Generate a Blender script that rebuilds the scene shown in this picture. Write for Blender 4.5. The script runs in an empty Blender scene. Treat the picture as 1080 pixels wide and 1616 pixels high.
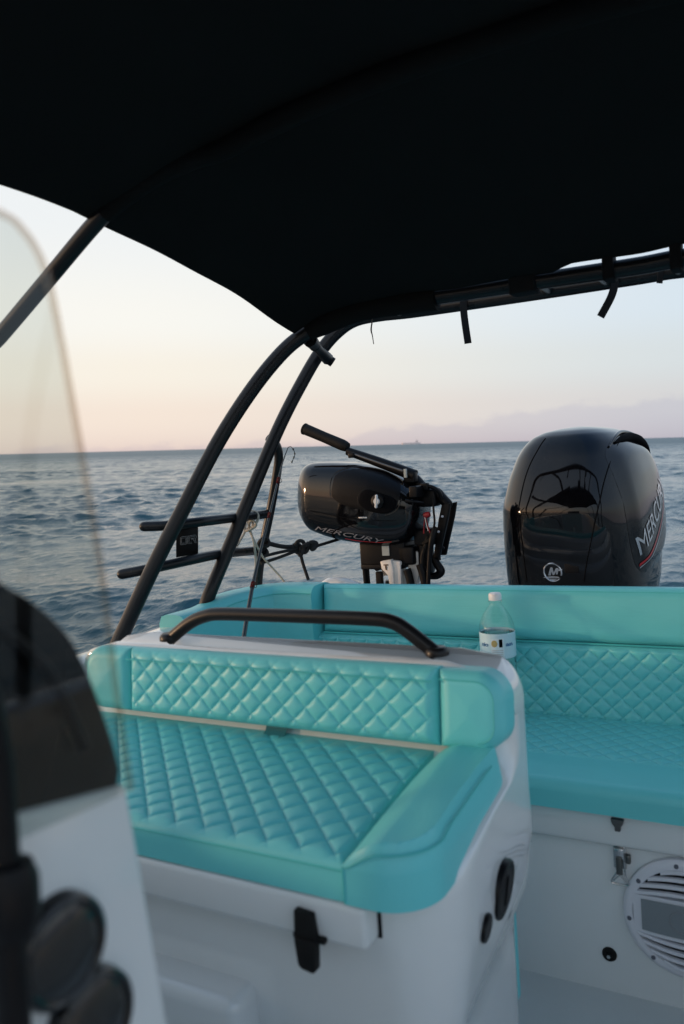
import bpy, bmesh, math, random
import numpy as np
from mathutils import Vector, Matrix
from mathutils.bvhtree import BVHTree
random.seed(7); rng = np.random.default_rng(11)
scn = bpy.context.scene
COL = scn.collection

# ------------------------------------------------------------------ camera frame (boat axes: X port, Y aft, Z up, metres)
F = 1257.0
R = np.array([[0.876, -0.034, -0.481], [0.477, -0.080, 0.875], [-0.068, -0.996, -0.054]])
_x = R[0] / np.linalg.norm(R[0]); _y = R[1] - _x * R[1].dot(_x); _y /= np.linalg.norm(_y)
R = np.array([_x, _y, np.cross(_x, _y)])
_a = np.array([-540, 717 - 808, F]); _b = np.array([540, 690 - 808, F])
_n = np.cross(_a, _b); _n /= np.linalg.norm(_n); _n = -_n if _n[1] > 0 else _n
SEA_UP = Vector(R @ _n)
LEVEL = SEA_UP.rotation_difference(Vector((0, 0, 1))).to_matrix().to_4x4()   # the boat lists a few degrees on the sea
SEA_Z = -1.30

def ray(px, py): return R @ np.array([px - 540, py - 808, F])
def at(px, py, Y):            # the point of the boat plane Y that is seen at a photo position
    d = ray(px, py); return Vector(d * (Y / d[1]))
def atz(px, py, z):
    d = ray(px, py); return Vector(d * (z / d[2]))
def atx(px, py, x):
    d = ray(px, py); return Vector(d * (x / d[0]))

# ------------------------------------------------------------------ materials
def nodes(name):
    m = bpy.data.materials.new(name); m.use_nodes = True
    nt = m.node_tree; return m, nt, nt.nodes['Principled BSDF']

def mat(name, col, rough=0.4, metal=0.0, coat=0.0, bump=None, rvar=0.0, spec=0.5, cvar=0.0, vscale=9.0, sheen=0.0):
    m, nt, p = nodes(name)
    p.inputs['Base Color'].default_value = (*col, 1); p.inputs['Roughness'].default_value = rough
    p.inputs['Metallic'].default_value = metal; p.inputs['Coat Weight'].default_value = coat
    p.inputs['Coat Roughness'].default_value = 0.06
    p.inputs['Specular IOR Level'].default_value = spec
    p.inputs['Sheen Weight'].default_value = sheen
    tc = nt.nodes.new('ShaderNodeTexCoord')
    if rvar or cvar:
        nz = nt.nodes.new('ShaderNodeTexNoise'); nz.inputs['Scale'].default_value = vscale; nz.inputs['Detail'].default_value = 6
        nz.inputs['Roughness'].default_value = 0.62
        nt.links.new(tc.outputs['Object'], nz.inputs['Vector'])
        if rvar:
            mr = nt.nodes.new('ShaderNodeMapRange'); mr.inputs['From Min'].default_value = .3; mr.inputs['From Max'].default_value = .7
            mr.inputs['To Min'].default_value = max(.01, rough - rvar); mr.inputs['To Max'].default_value = rough + rvar
            nt.links.new(nz.outputs['Fac'], mr.inputs['Value']); nt.links.new(mr.outputs[0], p.inputs['Roughness'])
        if cvar:
            mx = nt.nodes.new('ShaderNodeMix'); mx.data_type = 'RGBA'
            mx.inputs['A'].default_value = (*[c * (1 - cvar) for c in col], 1)
            mx.inputs['B'].default_value = (*[min(1, c * (1 + cvar * .5)) for c in col], 1)
            nt.links.new(nz.outputs['Fac'], mx.inputs['Factor']); nt.links.new(mx.outputs['Result'], p.inputs['Base Color'])
    if bump:
        sc, st, kind = bump
        if kind == 'voronoi':
            t = nt.nodes.new('ShaderNodeTexVoronoi'); out = t.outputs['Distance']
        else:
            t = nt.nodes.new('ShaderNodeTexNoise'); t.inputs['Detail'].default_value = 4; out = t.outputs['Fac']
        t.inputs['Scale'].default_value = sc
        nt.links.new(tc.outputs['Object'], t.inputs['Vector'])
        b = nt.nodes.new('ShaderNodeBump'); b.inputs['Strength'].default_value = st; b.inputs['Distance'].default_value = 0.002
        nt.links.new(out, b.inputs['Height']); nt.links.new(b.outputs[0], p.inputs['Normal'])
    return m

GEL = mat('white gelcoat', (.74, .77, .77), .10, coat=1.0, rvar=.06, cvar=.07, vscale=4, bump=(14, .04, 'noise'))
GELSOLE = mat('deck gelcoat', (.60, .64, .64), .45, rvar=.1, cvar=.08, bump=(420, .25, 'voronoi'))
TEAL = mat('turquoise vinyl', (.145, .635, .665), .40, rvar=.07, bump=(900, .10, 'voronoi'), cvar=.09, vscale=5, spec=.5)
_nt = TEAL.node_tree; _t = _nt.nodes.new('ShaderNodeTexNoise'); _t.inputs['Scale'].default_value = 26; _t.inputs['Detail'].default_value = 3
_b = _nt.nodes.new('ShaderNodeBump'); _b.inputs['Strength'].default_value = .14; _b.inputs['Distance'].default_value = .003; _nt.links.new(_t.outputs['Fac'], _b.inputs['Height'])
_b0 = next(n for n in _nt.nodes if n.type == 'BUMP' and n != _b); _nt.links.new(_b.outputs[0], _b0.inputs['Normal'])
PIPE = mat('turquoise piping', (.08, .52, .51), .45)
TUBE = mat('black powder coat', (.010, .011, .013), .30, rvar=.06, spec=.3, bump=(600, .05, 'noise'))
RAILM = mat('black satin rail', (.009, .009, .010), .34, rvar=.05, spec=.3, bump=(500, .05, 'noise'))
FABRIC = mat('black canvas', (.0115, .011, .0105), .85, bump=(700, .25, 'noise'), spec=.15, cvar=.3, vscale=3)
WEB = mat('black webbing', (.012, .012, .013), .8, bump=(800, .3, 'noise'), spec=.2)
GLOSS = mat('black gloss paint', (.003, .003, .004), .045, spec=.42, rvar=.02, bump=(5, .012, 'noise'))
GLOSS2 = mat('black gloss cowl', (.004, .004, .005), .08, spec=.5, rvar=.03, bump=(9, .02, 'noise'))
def specks(m, scale, thr, col):
    nt = m.node_tree; p = nt.nodes['Principled BSDF']; tc = nt.nodes.new('ShaderNodeTexCoord'); v = nt.nodes.new('ShaderNodeTexVoronoi'); v.inputs['Scale'].default_value = scale
    nt.links.new(tc.outputs['Object'], v.inputs['Vector']); n = nt.nodes.new('ShaderNodeTexNoise'); n.inputs['Scale'].default_value = 7; nt.links.new(tc.outputs['Object'], n.inputs['Vector'])
    mr = nt.nodes.new('ShaderNodeMapRange'); mr.inputs['From Min'].default_value = .40; mr.inputs['From Max'].default_value = .75; mr.inputs['To Min'].default_value = 0; mr.inputs['To Max'].default_value = thr; nt.links.new(n.outputs['Fac'], mr.inputs['Value'])
    c = nt.nodes.new('ShaderNodeMath'); c.operation = 'LESS_THAN'; nt.links.new(v.outputs['Distance'], c.inputs[0]); nt.links.new(mr.outputs[0], c.inputs[1])
    mx = nt.nodes.new('ShaderNodeMix'); mx.data_type = 'RGBA'; mx.inputs['A'].default_value = p.inputs['Base Color'].default_value; mx.inputs['B'].default_value = (*col, 1); nt.links.new(c.outputs[0], mx.inputs['Factor']); nt.links.new(mx.outputs['Result'], p.inputs['Base Color'])
specks(GLOSS, 230, .30, (.035, .035, .036)); specks(GLOSS2, 260, .26, (.03, .03, .03))
SATIN = mat('black plastic', (.004, .004, .005), .42, rvar=.08, cvar=.2, spec=.2)
RUBBER = mat('black rubber', (.008, .008, .008), .6, spec=.2, bump=(300, .1, 'noise'))
SILVER = mat('silver lettering', (.62, .63, .65), .22, metal=.85)
GREYLET = mat('grey lettering', (.46, .47, .49), .35, metal=.3)
RED = mat('red stripe', (.50, .015, .02), .3)
STEEL = mat('stainless steel', (.60, .60, .60), .2, metal=1.0, rvar=.06)
WHITEP = mat('white plastic', (.72, .72, .71), .38, rvar=.06)
WHITEM = mat('white bracket paint', (.84, .80, .74), .35, rvar=.08, cvar=.12, vscale=30)
PALEW = mat('white speaker plastic', (.70, .71, .76), .35, rvar=.05)
SPKGREY = mat('grey speaker badge', (.22, .25, .27), .4)
DARK = mat('dark recess', (.004, .004, .005), .9, spec=.1)
ROPE_W = mat('cream rope', (.52, .48, .40), .85, bump=(500, .6, 'noise'), cvar=.25, vscale=160)
ROPE_B = mat('black rope', (.011, .011, .011), .75, bump=(500, .5, 'noise'))
ROD = mat('fishing rod blank', (.015, .022, .020), .18, coat=.5, cvar=.4, vscale=40)
RODWRAP = mat('rod wrap thread', (.09, .012, .012), .7, spec=.1)
CAPW = mat('white bottle cap', (.85, .84, .83), .4)
LABELM = mat('pale blue label', (.60, .82, .90), .35, cvar=.10, vscale=25)
LABELD = mat('label blue ink', (.03, .16, .36), .4)
LABELW = mat('label white patch', (.72, .85, .90), .4)
GOLD = mat('label gold medal', (.50, .40, .16), .4, cvar=.4, vscale=300)
PAPER = mat('grey sticker', (.42, .47, .46), .5, cvar=.25, vscale=200)
SHIPM = mat('hazed ship colour', (.86, .74, .71), .7)  # distance haze is put into the ship's pale pink colour

def clear(name, tint, refl=1.0, rough=.02, haze=0.0):
    m = bpy.data.materials.new(name); m.use_nodes = True; nt = m.node_tree; nt.nodes.clear()
    o = nt.nodes.new('ShaderNodeOutputMaterial'); tr = nt.nodes.new('ShaderNodeBsdfTransparent'); tr.inputs[0].default_value = (*tint, 1)
    gl = nt.nodes.new('ShaderNodeBsdfGlossy'); gl.inputs['Roughness'].default_value = rough
    fr = nt.nodes.new('ShaderNodeFresnel'); gb = nt.nodes.new('ShaderNodeNewGeometry'); im = nt.nodes.new('ShaderNodeMapRange'); im.inputs['To Min'].default_value = 1.45; im.inputs['To Max'].default_value = 1 / 1.45
    nt.links.new(gb.outputs['Backfacing'], im.inputs['Value']); nt.links.new(im.outputs[0], fr.inputs['IOR'])
    mu = nt.nodes.new('ShaderNodeMath'); mu.operation = 'MULTIPLY'; mu.inputs[1].default_value = refl
    mx = nt.nodes.new('ShaderNodeMixShader')
    nt.links.new(fr.outputs[0], mu.inputs[0]); nt.links.new(mu.outputs[0], mx.inputs[0])
    nt.links.new(tr.outputs[0], mx.inputs[1]); nt.links.new(gl.outputs[0], mx.inputs[2])
    last = mx
    if haze:
        df = nt.nodes.new('ShaderNodeBsdfDiffuse'); df.inputs[0].default_value = (.55, .58, .58, 1)
        m2 = nt.nodes.new('ShaderNodeMixShader'); m2.inputs[0].default_value = haze
        nt.links.new(mx.outputs[0], m2.inputs[1]); nt.links.new(df.outputs[0], m2.inputs[2]); last = m2
    nt.links.new(last.outputs[0], o.inputs[0]); return m
PET = clear('clear bottle plastic', (.97, .985, .985), 1.3, .05)
ACRYL = clear('smoked acrylic', (.89, .905, .89), .85, .03, .0)
LENS = clear('gauge lens', (.16, .17, .18), 2.2, .04)
WATERIN = bpy.data.materials.new('bottled water'); WATERIN.use_nodes = True
_p = WATERIN.node_tree.nodes['Principled BSDF']; _p.inputs['Transmission Weight'].default_value = 1; _p.inputs['IOR'].default_value = 1.25
_p.inputs['Roughness'].default_value = .02; _p.inputs['Base Color'].default_value = (.93, .98, .99, 1)
ACRYLEDGE = mat('acrylic edge', (.55, .42, .36), .2, spec=.8)

# ------------------------------------------------------------------ mesh helpers
class MB:
    def __init__(s): s.v = []; s.f = []
    def add(s, vs, fs):
        n = len(s.v); s.v += [tuple(v) for v in vs]; s.f += [[i + n for i in f] for f in fs]; return s
    def loft(s, rings, cap0=True, cap1=True, closed=True):
        n = len(rings[0]); assert all(len(q) == n for q in rings); vs = [p for r in rings for p in r]; fs = []
        for i in range(len(rings) - 1):
            for j in range(n if closed else n - 1):
                k = (j + 1) % n
                fs.append([i * n + j, i * n + k, (i + 1) * n + k, (i + 1) * n + j])
        if cap0: fs.append(list(range(n))[::-1])
        if cap1: fs.append([(len(rings) - 1) * n + j for j in range(n)])
        return s.add(vs, fs)
    def tube(s, pts, r, n=14, smooth=8, caps=True, round_end=False):
        pts = [Vector(p) for p in pts]
        if smooth and len(pts) > 2: pts, r = catmull(pts, r, smooth)
        rs = list(r) if isinstance(r, (list, tuple)) else [r] * len(pts)
        rings = []; t0 = None; u = None
        for i, p in enumerate(pts):
            t = (pts[min(i + 1, len(pts) - 1)] - pts[max(i - 1, 0)]).normalized()
            if u is None:
                u = t.cross(Vector((0.13, 0.37, 0.92))); 
                if u.length < .1: u = t.cross(Vector((1, 0, 0)))
                u.normalize()
            else:
                u = (t0.rotation_difference(t) @ u); u = (u - t * u.dot(t)).normalized()
            w = t.cross(u); t0 = t
            rings.append([p + (u * math.cos(a) + w * math.sin(a)) * rs[i] for a in [2 * math.pi * k / n for k in range(n)]])
        if round_end:
            def capr(p, ring, d):
                out = []
                for a in (.35, .7, 1.0, 1.3):
                    out.append([p + (q - p) * math.cos(a) + d * (q - p).length * math.sin(a) for q in ring])
                return out
            d1 = (pts[-1] - pts[-2]).normalized(); d0 = (pts[0] - pts[1]).normalized()
            rings = capr(pts[0], rings[0], d0)[::-1] + rings + capr(pts[-1], rings[-1], d1)
        return s.loft(rings, caps, caps)
    def lathe(s, prof, org=(0, 0, 0), axis=(0, 0, 1), n=40, caps=True):
        ax = Vector(axis).normalized(); u = ax.orthogonal().normalized(); w = ax.cross(u); o = Vector(org)
        rings = [[o + ax * z + (u * math.cos(a) + w * math.sin(a)) * max(r, 1e-5) for a in [2 * math.pi * k / n for k in range(n)]] for r, z in prof]
        return s.loft(rings, caps, caps)
    def rbox(s, lo, hi, r=.005, seg=3, xf=None):
        bm = bmesh.new(); bmesh.ops.create_cube(bm, size=1)
        lo = Vector(lo); hi = Vector(hi)
        for v in bm.verts: v.co = Vector(((lo[i] + hi[i]) / 2 + v.co[i] * (hi[i] - lo[i])) for i in range(3))
        if r > 0: bmesh.ops.bevel(bm, geom=list(bm.edges), offset=r, segments=seg, profile=.5, affect='EDGES', clamp_overlap=True)
        if xf is not None: bm.transform(xf)
        bm.verts.index_update(); s.add([v.co.copy() for v in bm.verts], [[v.index for v in f.verts] for f in bm.faces]); bm.free(); return s
    def prism(s, poly, ext, r=0.0, seg=2):
        """closed polygon of 3-D points pushed along ext, edges bevelled"""
        bm = bmesh.new(); ext = Vector(ext)
        a = [bm.verts.new(Vector(p)) for p in poly]; b = [bm.verts.new(Vector(p) + ext) for p in poly]
        n = len(a); bm.faces.new(a[::-1]); bm.faces.new(b)
        for i in range(n): bm.faces.new([a[i], a[(i + 1) % n], b[(i + 1) % n], b[i]])
        bmesh.ops.recalc_face_normals(bm, faces=bm.faces)
        if r: bmesh.ops.bevel(bm, geom=list(bm.edges), offset=r, segments=seg, profile=.5, affect='EDGES', clamp_overlap=True)
        bm.verts.index_update(); s.add([v.co.copy() for v in bm.verts], [[v.index for v in f.verts] for f in bm.faces]); bm.free(); return s
    def build(s, name, m, parent=None, smooth=True, ang=38, label=None):
        me = bpy.data.meshes.new(name); me.from_pydata([tuple(v) for v in s.v], [], s.f)
        bm = bmesh.new(); bm.from_mesh(me); bmesh.ops.recalc_face_normals(bm, faces=bm.faces); bm.to_mesh(me); bm.free()
        me.materials.append(m)
        if smooth: me.shade_smooth(); me.set_sharp_from_angle(angle=math.radians(ang))
        o = bpy.data.objects.new(name, me); COL.objects.link(o)
        if parent is not None: child(o, parent)
        if label: o['label'] = label
        return o

def world_off(o):
    t = Vector(o.location)
    p = o.parent
    return t
def child(o, parent):
    o.parent = parent
    if parent.type == 'EMPTY': o.matrix_parent_inverse = Matrix.Translation(-Vector(parent.location))
    return o
def catmull(pts, r, k):
    P = [pts[0] * 2 - pts[1]] + pts + [pts[-1] * 2 - pts[-2]]
    rs = list(r) if isinstance(r, (list, tuple)) else None
    out = []; ro = []
    for i in range(1, len(P) - 2):
        for q in range(k):
            t = q / k; a, b, c, d = P[i - 1], P[i], P[i + 1], P[i + 2]
            out.append(.5 * ((2 * b) + (c - a) * t + (2 * a - 5 * b + 4 * c - d) * t * t + (3 * b - a - 3 * c + d) * t ** 3))
            if rs: ro.append(rs[i - 1] * (1 - t) + rs[i] * t)
    out.append(pts[-1])
    if rs: ro.append(rs[-1])
    return out, (ro if rs else r)
def rrect(x0, x1, y0, y1, rad, z, n=8):
    """rounded rectangle ring; rad = radii of (x0y0, x1y0, x1y1, x0y1)"""
    out = []
    for (cx, cy, a0, rr) in ((x0 + rad[0], y0 + rad[0], math.pi, rad[0]), (x1 - rad[1], y0 + rad[1], 1.5 * math.pi, rad[1]),
                             (x1 - rad[2], y1 - rad[2], 0, rad[2]), (x0 + rad[3], y1 - rad[3], .5 * math.pi, rad[3])):
        for k in range(n + 1):
            a = a0 + .5 * math.pi * k / n; out.append(Vector((cx + rr * math.cos(a), cy + rr * math.sin(a), z)))
    return out
def thing(name, label, cat, loc=(0, 0, 0), group=None):
    o = bpy.data.objects.new(name, None); COL.objects.link(o); o.location = loc; o.empty_display_size = .1
    o['label'] = label; o['category'] = cat
    if group: o['group'] = group
    return o
def tag(o, label, cat, group=None):
    o['label'] = label; o['category'] = cat
    if group: o['group'] = group
    return o
def lerp(a, b, t): return a + (b - a) * t
def sm(a, b, x):
    t = min(1, max(0, (x - a) / (b - a))); return t * t * (3 - 2 * t)
def interp(tab, x):
    xs = [t[0] for t in tab]; return float(np.interp(x, xs, [t[1] for t in tab]))

def pad(mb, O, U, V, N, w, h, t, re=.012, rc=(0, 0, 0, 0), height=None, nu=60, nv=40, back=True):
    """upholstered pad: O corner, U/V edge directions, N outward; t thickness, re edge rounding, rc corner radii (00,10,11,01)"""
    O, U, V, N = Vector(O), Vector(U).normalized(), Vector(V).normalized(), Vector(N).normalized()
    def spaced(L, n):
        e = min(re, L * .3); k = 7
        a = [e * (1 - math.cos(.5 * math.pi * i / k)) for i in range(k)]
        return a + [lerp(e, L - e, i / n) for i in range(n + 1)] + [L - q for q in a[::-1]]
    us, vs = spaced(w, nu), spaced(h, nv); grid = []
    for v in vs:
        row = []
        for u in us:
            x, y, d = u, v, min(u, w - u, v, h - v)
            for (c, cu, cv, su, sv) in ((rc[0], rc[0], rc[0], -1, -1), (rc[1], w - rc[1], rc[1], 1, -1), (rc[2], w - rc[2], h - rc[2], 1, 1), (rc[3], rc[3], h - rc[3], -1, 1)):
                if c > 0:
                    a, b = (u - cu) * su / c, (v - cv) * sv / c
                    if a > 0 and b > 0:
                        a2, b2 = a * math.sqrt(1 - b * b / 2), b * math.sqrt(1 - a * a / 2)
                        x, y = cu + su * a2 * c, cv + sv * b2 * c; d = c * (1 - math.hypot(a2, b2))
            e = 1.0 if d >= re else math.sqrt(max(0, 1 - (1 - d / re) ** 2))
            z = t - re * (1 - e)
            if height: z += height(x, y, d) * min(1, d / re)
            row.append(O + U * x + V * y + N * z)
        grid.append(row)
    n = len(us); m = len(vs); verts = [p for r in grid for p in r]; fs = []
    for j in range(m - 1):
        for i in range(n - 1): fs.append([j * n + i, j * n + i + 1, (j + 1) * n + i + 1, (j + 1) * n + i])
    mb.add(verts, fs)
    border = [grid[0][i] for i in range(n)] + [grid[j][n - 1] for j in range(1, m)] + [grid[m - 1][i] for i in range(n - 2, -1, -1)] + [grid[j][0] for j in range(m - 2, 0, -1)]
    def flat(p): return p - N * ((p - O).dot(N))
    if t - re > 1e-4 and back: mb.loft([border, [flat(p) for p in border]], False, True)
    return border, flat
def quilt(d=.046, A=.0075, fade=.010, ox=0, oy=0, dy=None):
    dy = dy or d
    def f(x, y, e):
        a = (x + ox) / d + (y + oy) / dy; b = (x + ox) / d - (y + oy) / dy
        p, q = 1 - abs(math.sin(math.pi * a)), 1 - abs(math.sin(math.pi * b))
        return A * (.55 * (1 - p ** 1.5) * (1 - q ** 1.5) + .45 * (1 - p ** 6) * (1 - q ** 6)) * sm(0, fade, e)
    return f
def soft(A=.004):
    return lambda x, y, e: A * sm(0, .06, e) + .0012 * math.sin(x * 31 + y * 17) * math.sin(y * 43 - x * 11) * sm(0, .05, e)

def text_mesh(body, size, depth=.0, shear=0.0, spacing=1.0, bold=0.0):
    cu = bpy.data.curves.new('t', 'FONT'); cu.body = body; cu.size = size; cu.extrude = depth; cu.shear = shear; cu.space_character = spacing
    cu.offset = bold; cu.align_x = 'LEFT'; cu.resolution_u = 3
    o = bpy.data.objects.new('t', cu); COL.objects.link(o); bpy.context.view_layer.update()
    me = bpy.data.meshes.new_from_object(o.evaluated_get(bpy.context.evaluated_depsgraph_get()))
    bpy.data.objects.remove(o); bpy.data.curves.remove(cu); return me
def place_text(body, O, U, V, size, name, m, parent, bvh=None, cast=None, off=.0012, shear=0.0, width=None, bold=0.0, height=None):
    """lettering laid on a surface (bvh, cast along a direction) or flat on the plane O,U,V"""
    me = text_mesh(body, size, shear=shear, bold=bold); bm = bmesh.new(); bm.from_mesh(me)
    bmesh.ops.triangulate(bm, faces=bm.faces)
    if bvh: bmesh.ops.subdivide_edges(bm, edges=bm.edges, cuts=2, use_grid_fill=True); bmesh.ops.triangulate(bm, faces=bm.faces)
    xs = [v.co.x for v in bm.verts]; ys = [v.co.y for v in bm.verts]
    sx = (width / (max(xs) - min(xs))) if width else 1; x0 = min(xs); y0 = min(ys)
    sy = (height / (max(ys) - y0)) if height else 1
    U, V, O = Vector(U).normalized(), Vector(V).normalized(), Vector(O); miss = []
    for v in bm.verts:
        p = O + U * (v.co.x - x0) * sx + V * (v.co.y - y0) * sy
        if bvh:
            c = Vector(cast).normalized(); h = bvh.ray_cast(p - c * .6, c)
            if h[0] is not None: p = h[0] - c * off
            else: miss.append(v)
        v.co = p
    if miss: bmesh.ops.delete(bm, geom=miss, context='VERTS')
    mb = MB(); bm.verts.index_update(); mb.add([v.co.copy() for v in bm.verts], [[v.index for v in f.verts] for f in bm.faces]); bm.free()
    return mb.build(name, m, parent, smooth=False)
def bvh_of(o):
    me = o.data; return BVHTree.FromPolygons([v.co.copy() for v in me.vertices], [list(p.vertices) for p in me.polygons])
def cast(bvh, p, d, off=0.0):
    d = Vector(d).normalized(); h = bvh.ray_cast(Vector(p) - d * .6, d); return (h[0] - d * off) if h[0] is not None else Vector(p)
def patch(mb, bvh, poly, O, U, V, d, off, n=14):
    """a filled outline (2-D, convex-ish) laid on a surface: rings shrinking to its centre"""
    c = Vector((sum(p[0] for p in poly) / len(poly), sum(p[1] for p in poly) / len(poly)))
    rings = []
    for k in range(n + 1):
        t = k / n; o = off if k else 0.0
        rings.append([cast(bvh, O + U * lerp(p[0], c.x, t * .985) + V * lerp(p[1], c.y, t * .985), d, o) for p in poly])
    mb.loft(rings, False, True)
def smooth_poly(pts, k=6):
    n = len(pts); out = []
    for i in range(n):
        a, b, c, d = [Vector(pts[(i + q) % n]) for q in (-1, 0, 1, 2)]
        for q in range(k):
            t = q / k; out.append(.5 * ((2 * b) + (c - a) * t + (2 * a - 5 * b + 4 * c - d) * t * t + (3 * b - a - 3 * c + d) * t ** 3))
    return out

FLOOR = -1.08
# ================================================================== HULL
hull = thing('boat_hull', 'white fibreglass boat hull with gunwale round the cockpit and grey deck', 'boat', (-.45, .5, FLOOR))
def hull_outline(z, inset=0.0):
    """starboard/port outline at a height: list of (x,y) from the bow round to the transom"""
    hb = (1.06 if z > -.6 else lerp(.86, 1.06, (z + 1.7) / 1.1)) - inset
    pts = []
    for k in range(25):
        y = lerp(-3.6 + inset, 2.17 - inset, k / 24)
        w = hb * (1 - max(0, (-.6 - y) / 3.0) ** 2.2) if y < -.6 else hb * (1 - .06 * sm(.6, 2.2, y))
        pts.append((w, y))
    return [Vector((-.45 - w, y, z)) for w, y in pts] + [Vector((-.45 + w, y, z)) for w, y in pts[::-1]]
def gz(y): return -.392 + .03 * sm(.8, -2.5, y) + 0.02 * sm(1.2, 2.0, y)
def sheer(ring, dz=0.0): return [Vector((p.x, p.y, gz(p.y) + dz)) for p in ring]
m = MB()
m.loft([hull_outline(-1.75), hull_outline(-1.2), hull_outline(-.8), sheer(hull_outline(-.5), -.03), sheer(hull_outline(-.5, .006), -.006), sheer(hull_outline(-.5, .02), 0),
        sheer(hull_outline(-.5, .09), .004), sheer(hull_outline(-.5, .112), -.004), sheer(hull_outline(-.5, .12), -.03), hull_outline(-.8, .135), hull_outline(FLOOR, .15)], True, False)
m.build('hull_shell', GEL, hull)
m = MB(); ring = hull_outline(FLOOR + .002, .14); nn = len(ring) // 2
m.add(ring, [[i, i + 1, 2 * nn - 2 - i, 2 * nn - 1 - i] for i in range(nn - 1)])
m.build('deck_floor', GELSOLE, hull)
# white splash well moulding aft of the bench
m = MB(); m.rbox((-1.40, 2.02, -.62), (.45, 2.20, -.42), .03, 4); m.build('transom', GEL, hull)
m = MB(); pts = [at(500, 928, 2.16), at(520, 920, 2.16), at(545, 919.5, 2.16), at(572, 925, 2.16)]
m.tube(pts, [.006, .016, .016, .006], 12, 6); m.build('transom_moulding', GEL, hull)

# ================================================================== AFT BENCH
bench = thing('aft_bench', 'long turquoise quilted bench across the stern with white locker front', 'bench', (-.45, 1.75, FLOOR))
YB = 1.93        # face of the backrest
BX0, BX1 = -1.33, .46
m = MB(); m.rbox((BX0, 1.575, FLOOR - .02), (BX1, 2.02, -.735), .012, 3)
m.build('locker', GEL, bench)
m = MB(); m.rbox((BX0, 1.556, -.770), (BX1, 1.99, -.700), .010, 3); m.build('locker_lid', GEL, bench)
# seat cushion: plain front boxing, quilted top
m = MB(); pad(m, (BX0, 1.535, -.698), (1, 0, 0), (0, 1, 0), (0, 0, 1), BX1 - BX0, YB - 1.535 + .03, .056, .022,
              height=lambda x, y, e: (quilt(.046, .0052, .006)(x, y - .13, min(e, y - .13)) if y > .13 else 0) + .004 * sm(0, .1, e), nu=900, nv=170)
cush = m.build('seat_cushion', TEAL, bench)
m = MB(); m.tube([(BX0 + .02, 1.665, -.6405), (BX1 - .02, 1.665, -.6405)], .0016, 6, 0); m.build("piping", PIPE, bench)
# quilted back
zq0, zq1 = -.655, -.462
m = MB(); pad(m, (BX0, YB + .05, zq0), (1, 0, 0), (0, -.02, 1), (0, -1, -.02), BX1 - BX0, zq1 - zq0, .05, .010, height=quilt(.046, .0060, .008), nu=900, nv=100)
m.build('backrest', TEAL, bench)
# coaming bolster, one long piece right of the seam and a corner piece
XS = at(507, 925, YB + .02).x
def bolster(x0, x1, name):
    m = MB()
    pad(m, (x0, YB + .055, zq1 - .002), (1, 0, 0), (0, .10, 1), (0, -1, .10), x1 - x0, .135, .055, .026, height=soft(.003), nu=90, nv=20)
    o = m.build(name, TEAL, bench)
    m = MB(); m.tube([(x0 + .01, YB - .001, zq1 + .004), (x1 - .01, YB - .001, zq1 + .004)], .0022, 6, 0); m.build("piping", PIPE, bench)
    m = MB(); m.tube([(x0 + .01, YB + .018, zq1 + .126), (x1 - .01, YB + .018, zq1 + .126)], .0014, 6, 0); m.build("piping", PIPE, bench)
    return o
bolster(XS + .002, BX1, 'bolster')
m = MB(); m.rbox((BX0, YB + .05, -.475), (BX1, 2.04, -.338), .012, 3); m.build('bolster_backing', GEL, bench)
# corner bolster: from the seam to the starboard quarter, then stepping down forward along the side
path = [(XS - .002, 1.955, -.323), (XS - .06, 1.955, -.323), (-1.295, 1.945, -.324), (-1.335, 1.915, -.325), (-1.36, 1.86, -.326), (-1.372, 1.80, -.327), (-1.378, 1.76, -.331), (-1.382, 1.72, -.340),
        (-1.385, 1.67, -.346), (-1.388, 1.61, -.347), (-1.39, 1.575, -.347)]
path, _ = catmull([Vector(p) for p in path], 1, 5)
rings = []
for i, p in enumerate(path):
    t = (path[min(i + 1, len(path) - 1)] - path[max(i - 1, 0)]); t.z = 0; t.normalize(); nrm = Vector((t.y, -t.x, 0))     # towards the cockpit
    if nrm.dot(Vector((-.5, 1.2, 0)) - Vector((p.x, p.y, 0))) < 0: nrm = -nrm
    bot = -.60; s = .03; w = lerp(.060, .046, sm(1.86, 1.7, p.y)); q = []
    prof = [(w, bot), (w + .002, lerp(bot, p.z, .5)), (w, p.z - .03), (w * .9, p.z - .012), (w * .7, p.z - .003), (w * .3, p.z), (-w * .4, p.z), (-w * .8, p.z - .006), (-w, p.z - .025), (-w, bot)]
    rings.append([Vector((p.x, p.y, 0)) + nrm * a + Vector((0, 0, b)) for a, b in prof])
m = MB(); m.loft(rings, True, True); m.build('corner_bolster', TEAL, bench, ang=50)
m = MB(); pts = []
for i, p in enumerate(path):
    t = (path[min(i + 1, len(path) - 1)] - path[max(i - 1, 0)]); t.z = 0; t.normalize(); nrm = Vector((t.y, -t.x, 0))
    if nrm.dot(Vector((-.5, 1.2, 0)) - Vector((p.x, p.y, 0))) < 0: nrm = -nrm
    pts.append(Vector((p.x, p.y, p.z - .02)) + nrm * (lerp(.060, .046, sm(1.86, 1.7, p.y)) + .0005))
m.tube(pts, .0015, 6, 0); m.build('piping', PIPE, bench)
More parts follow.
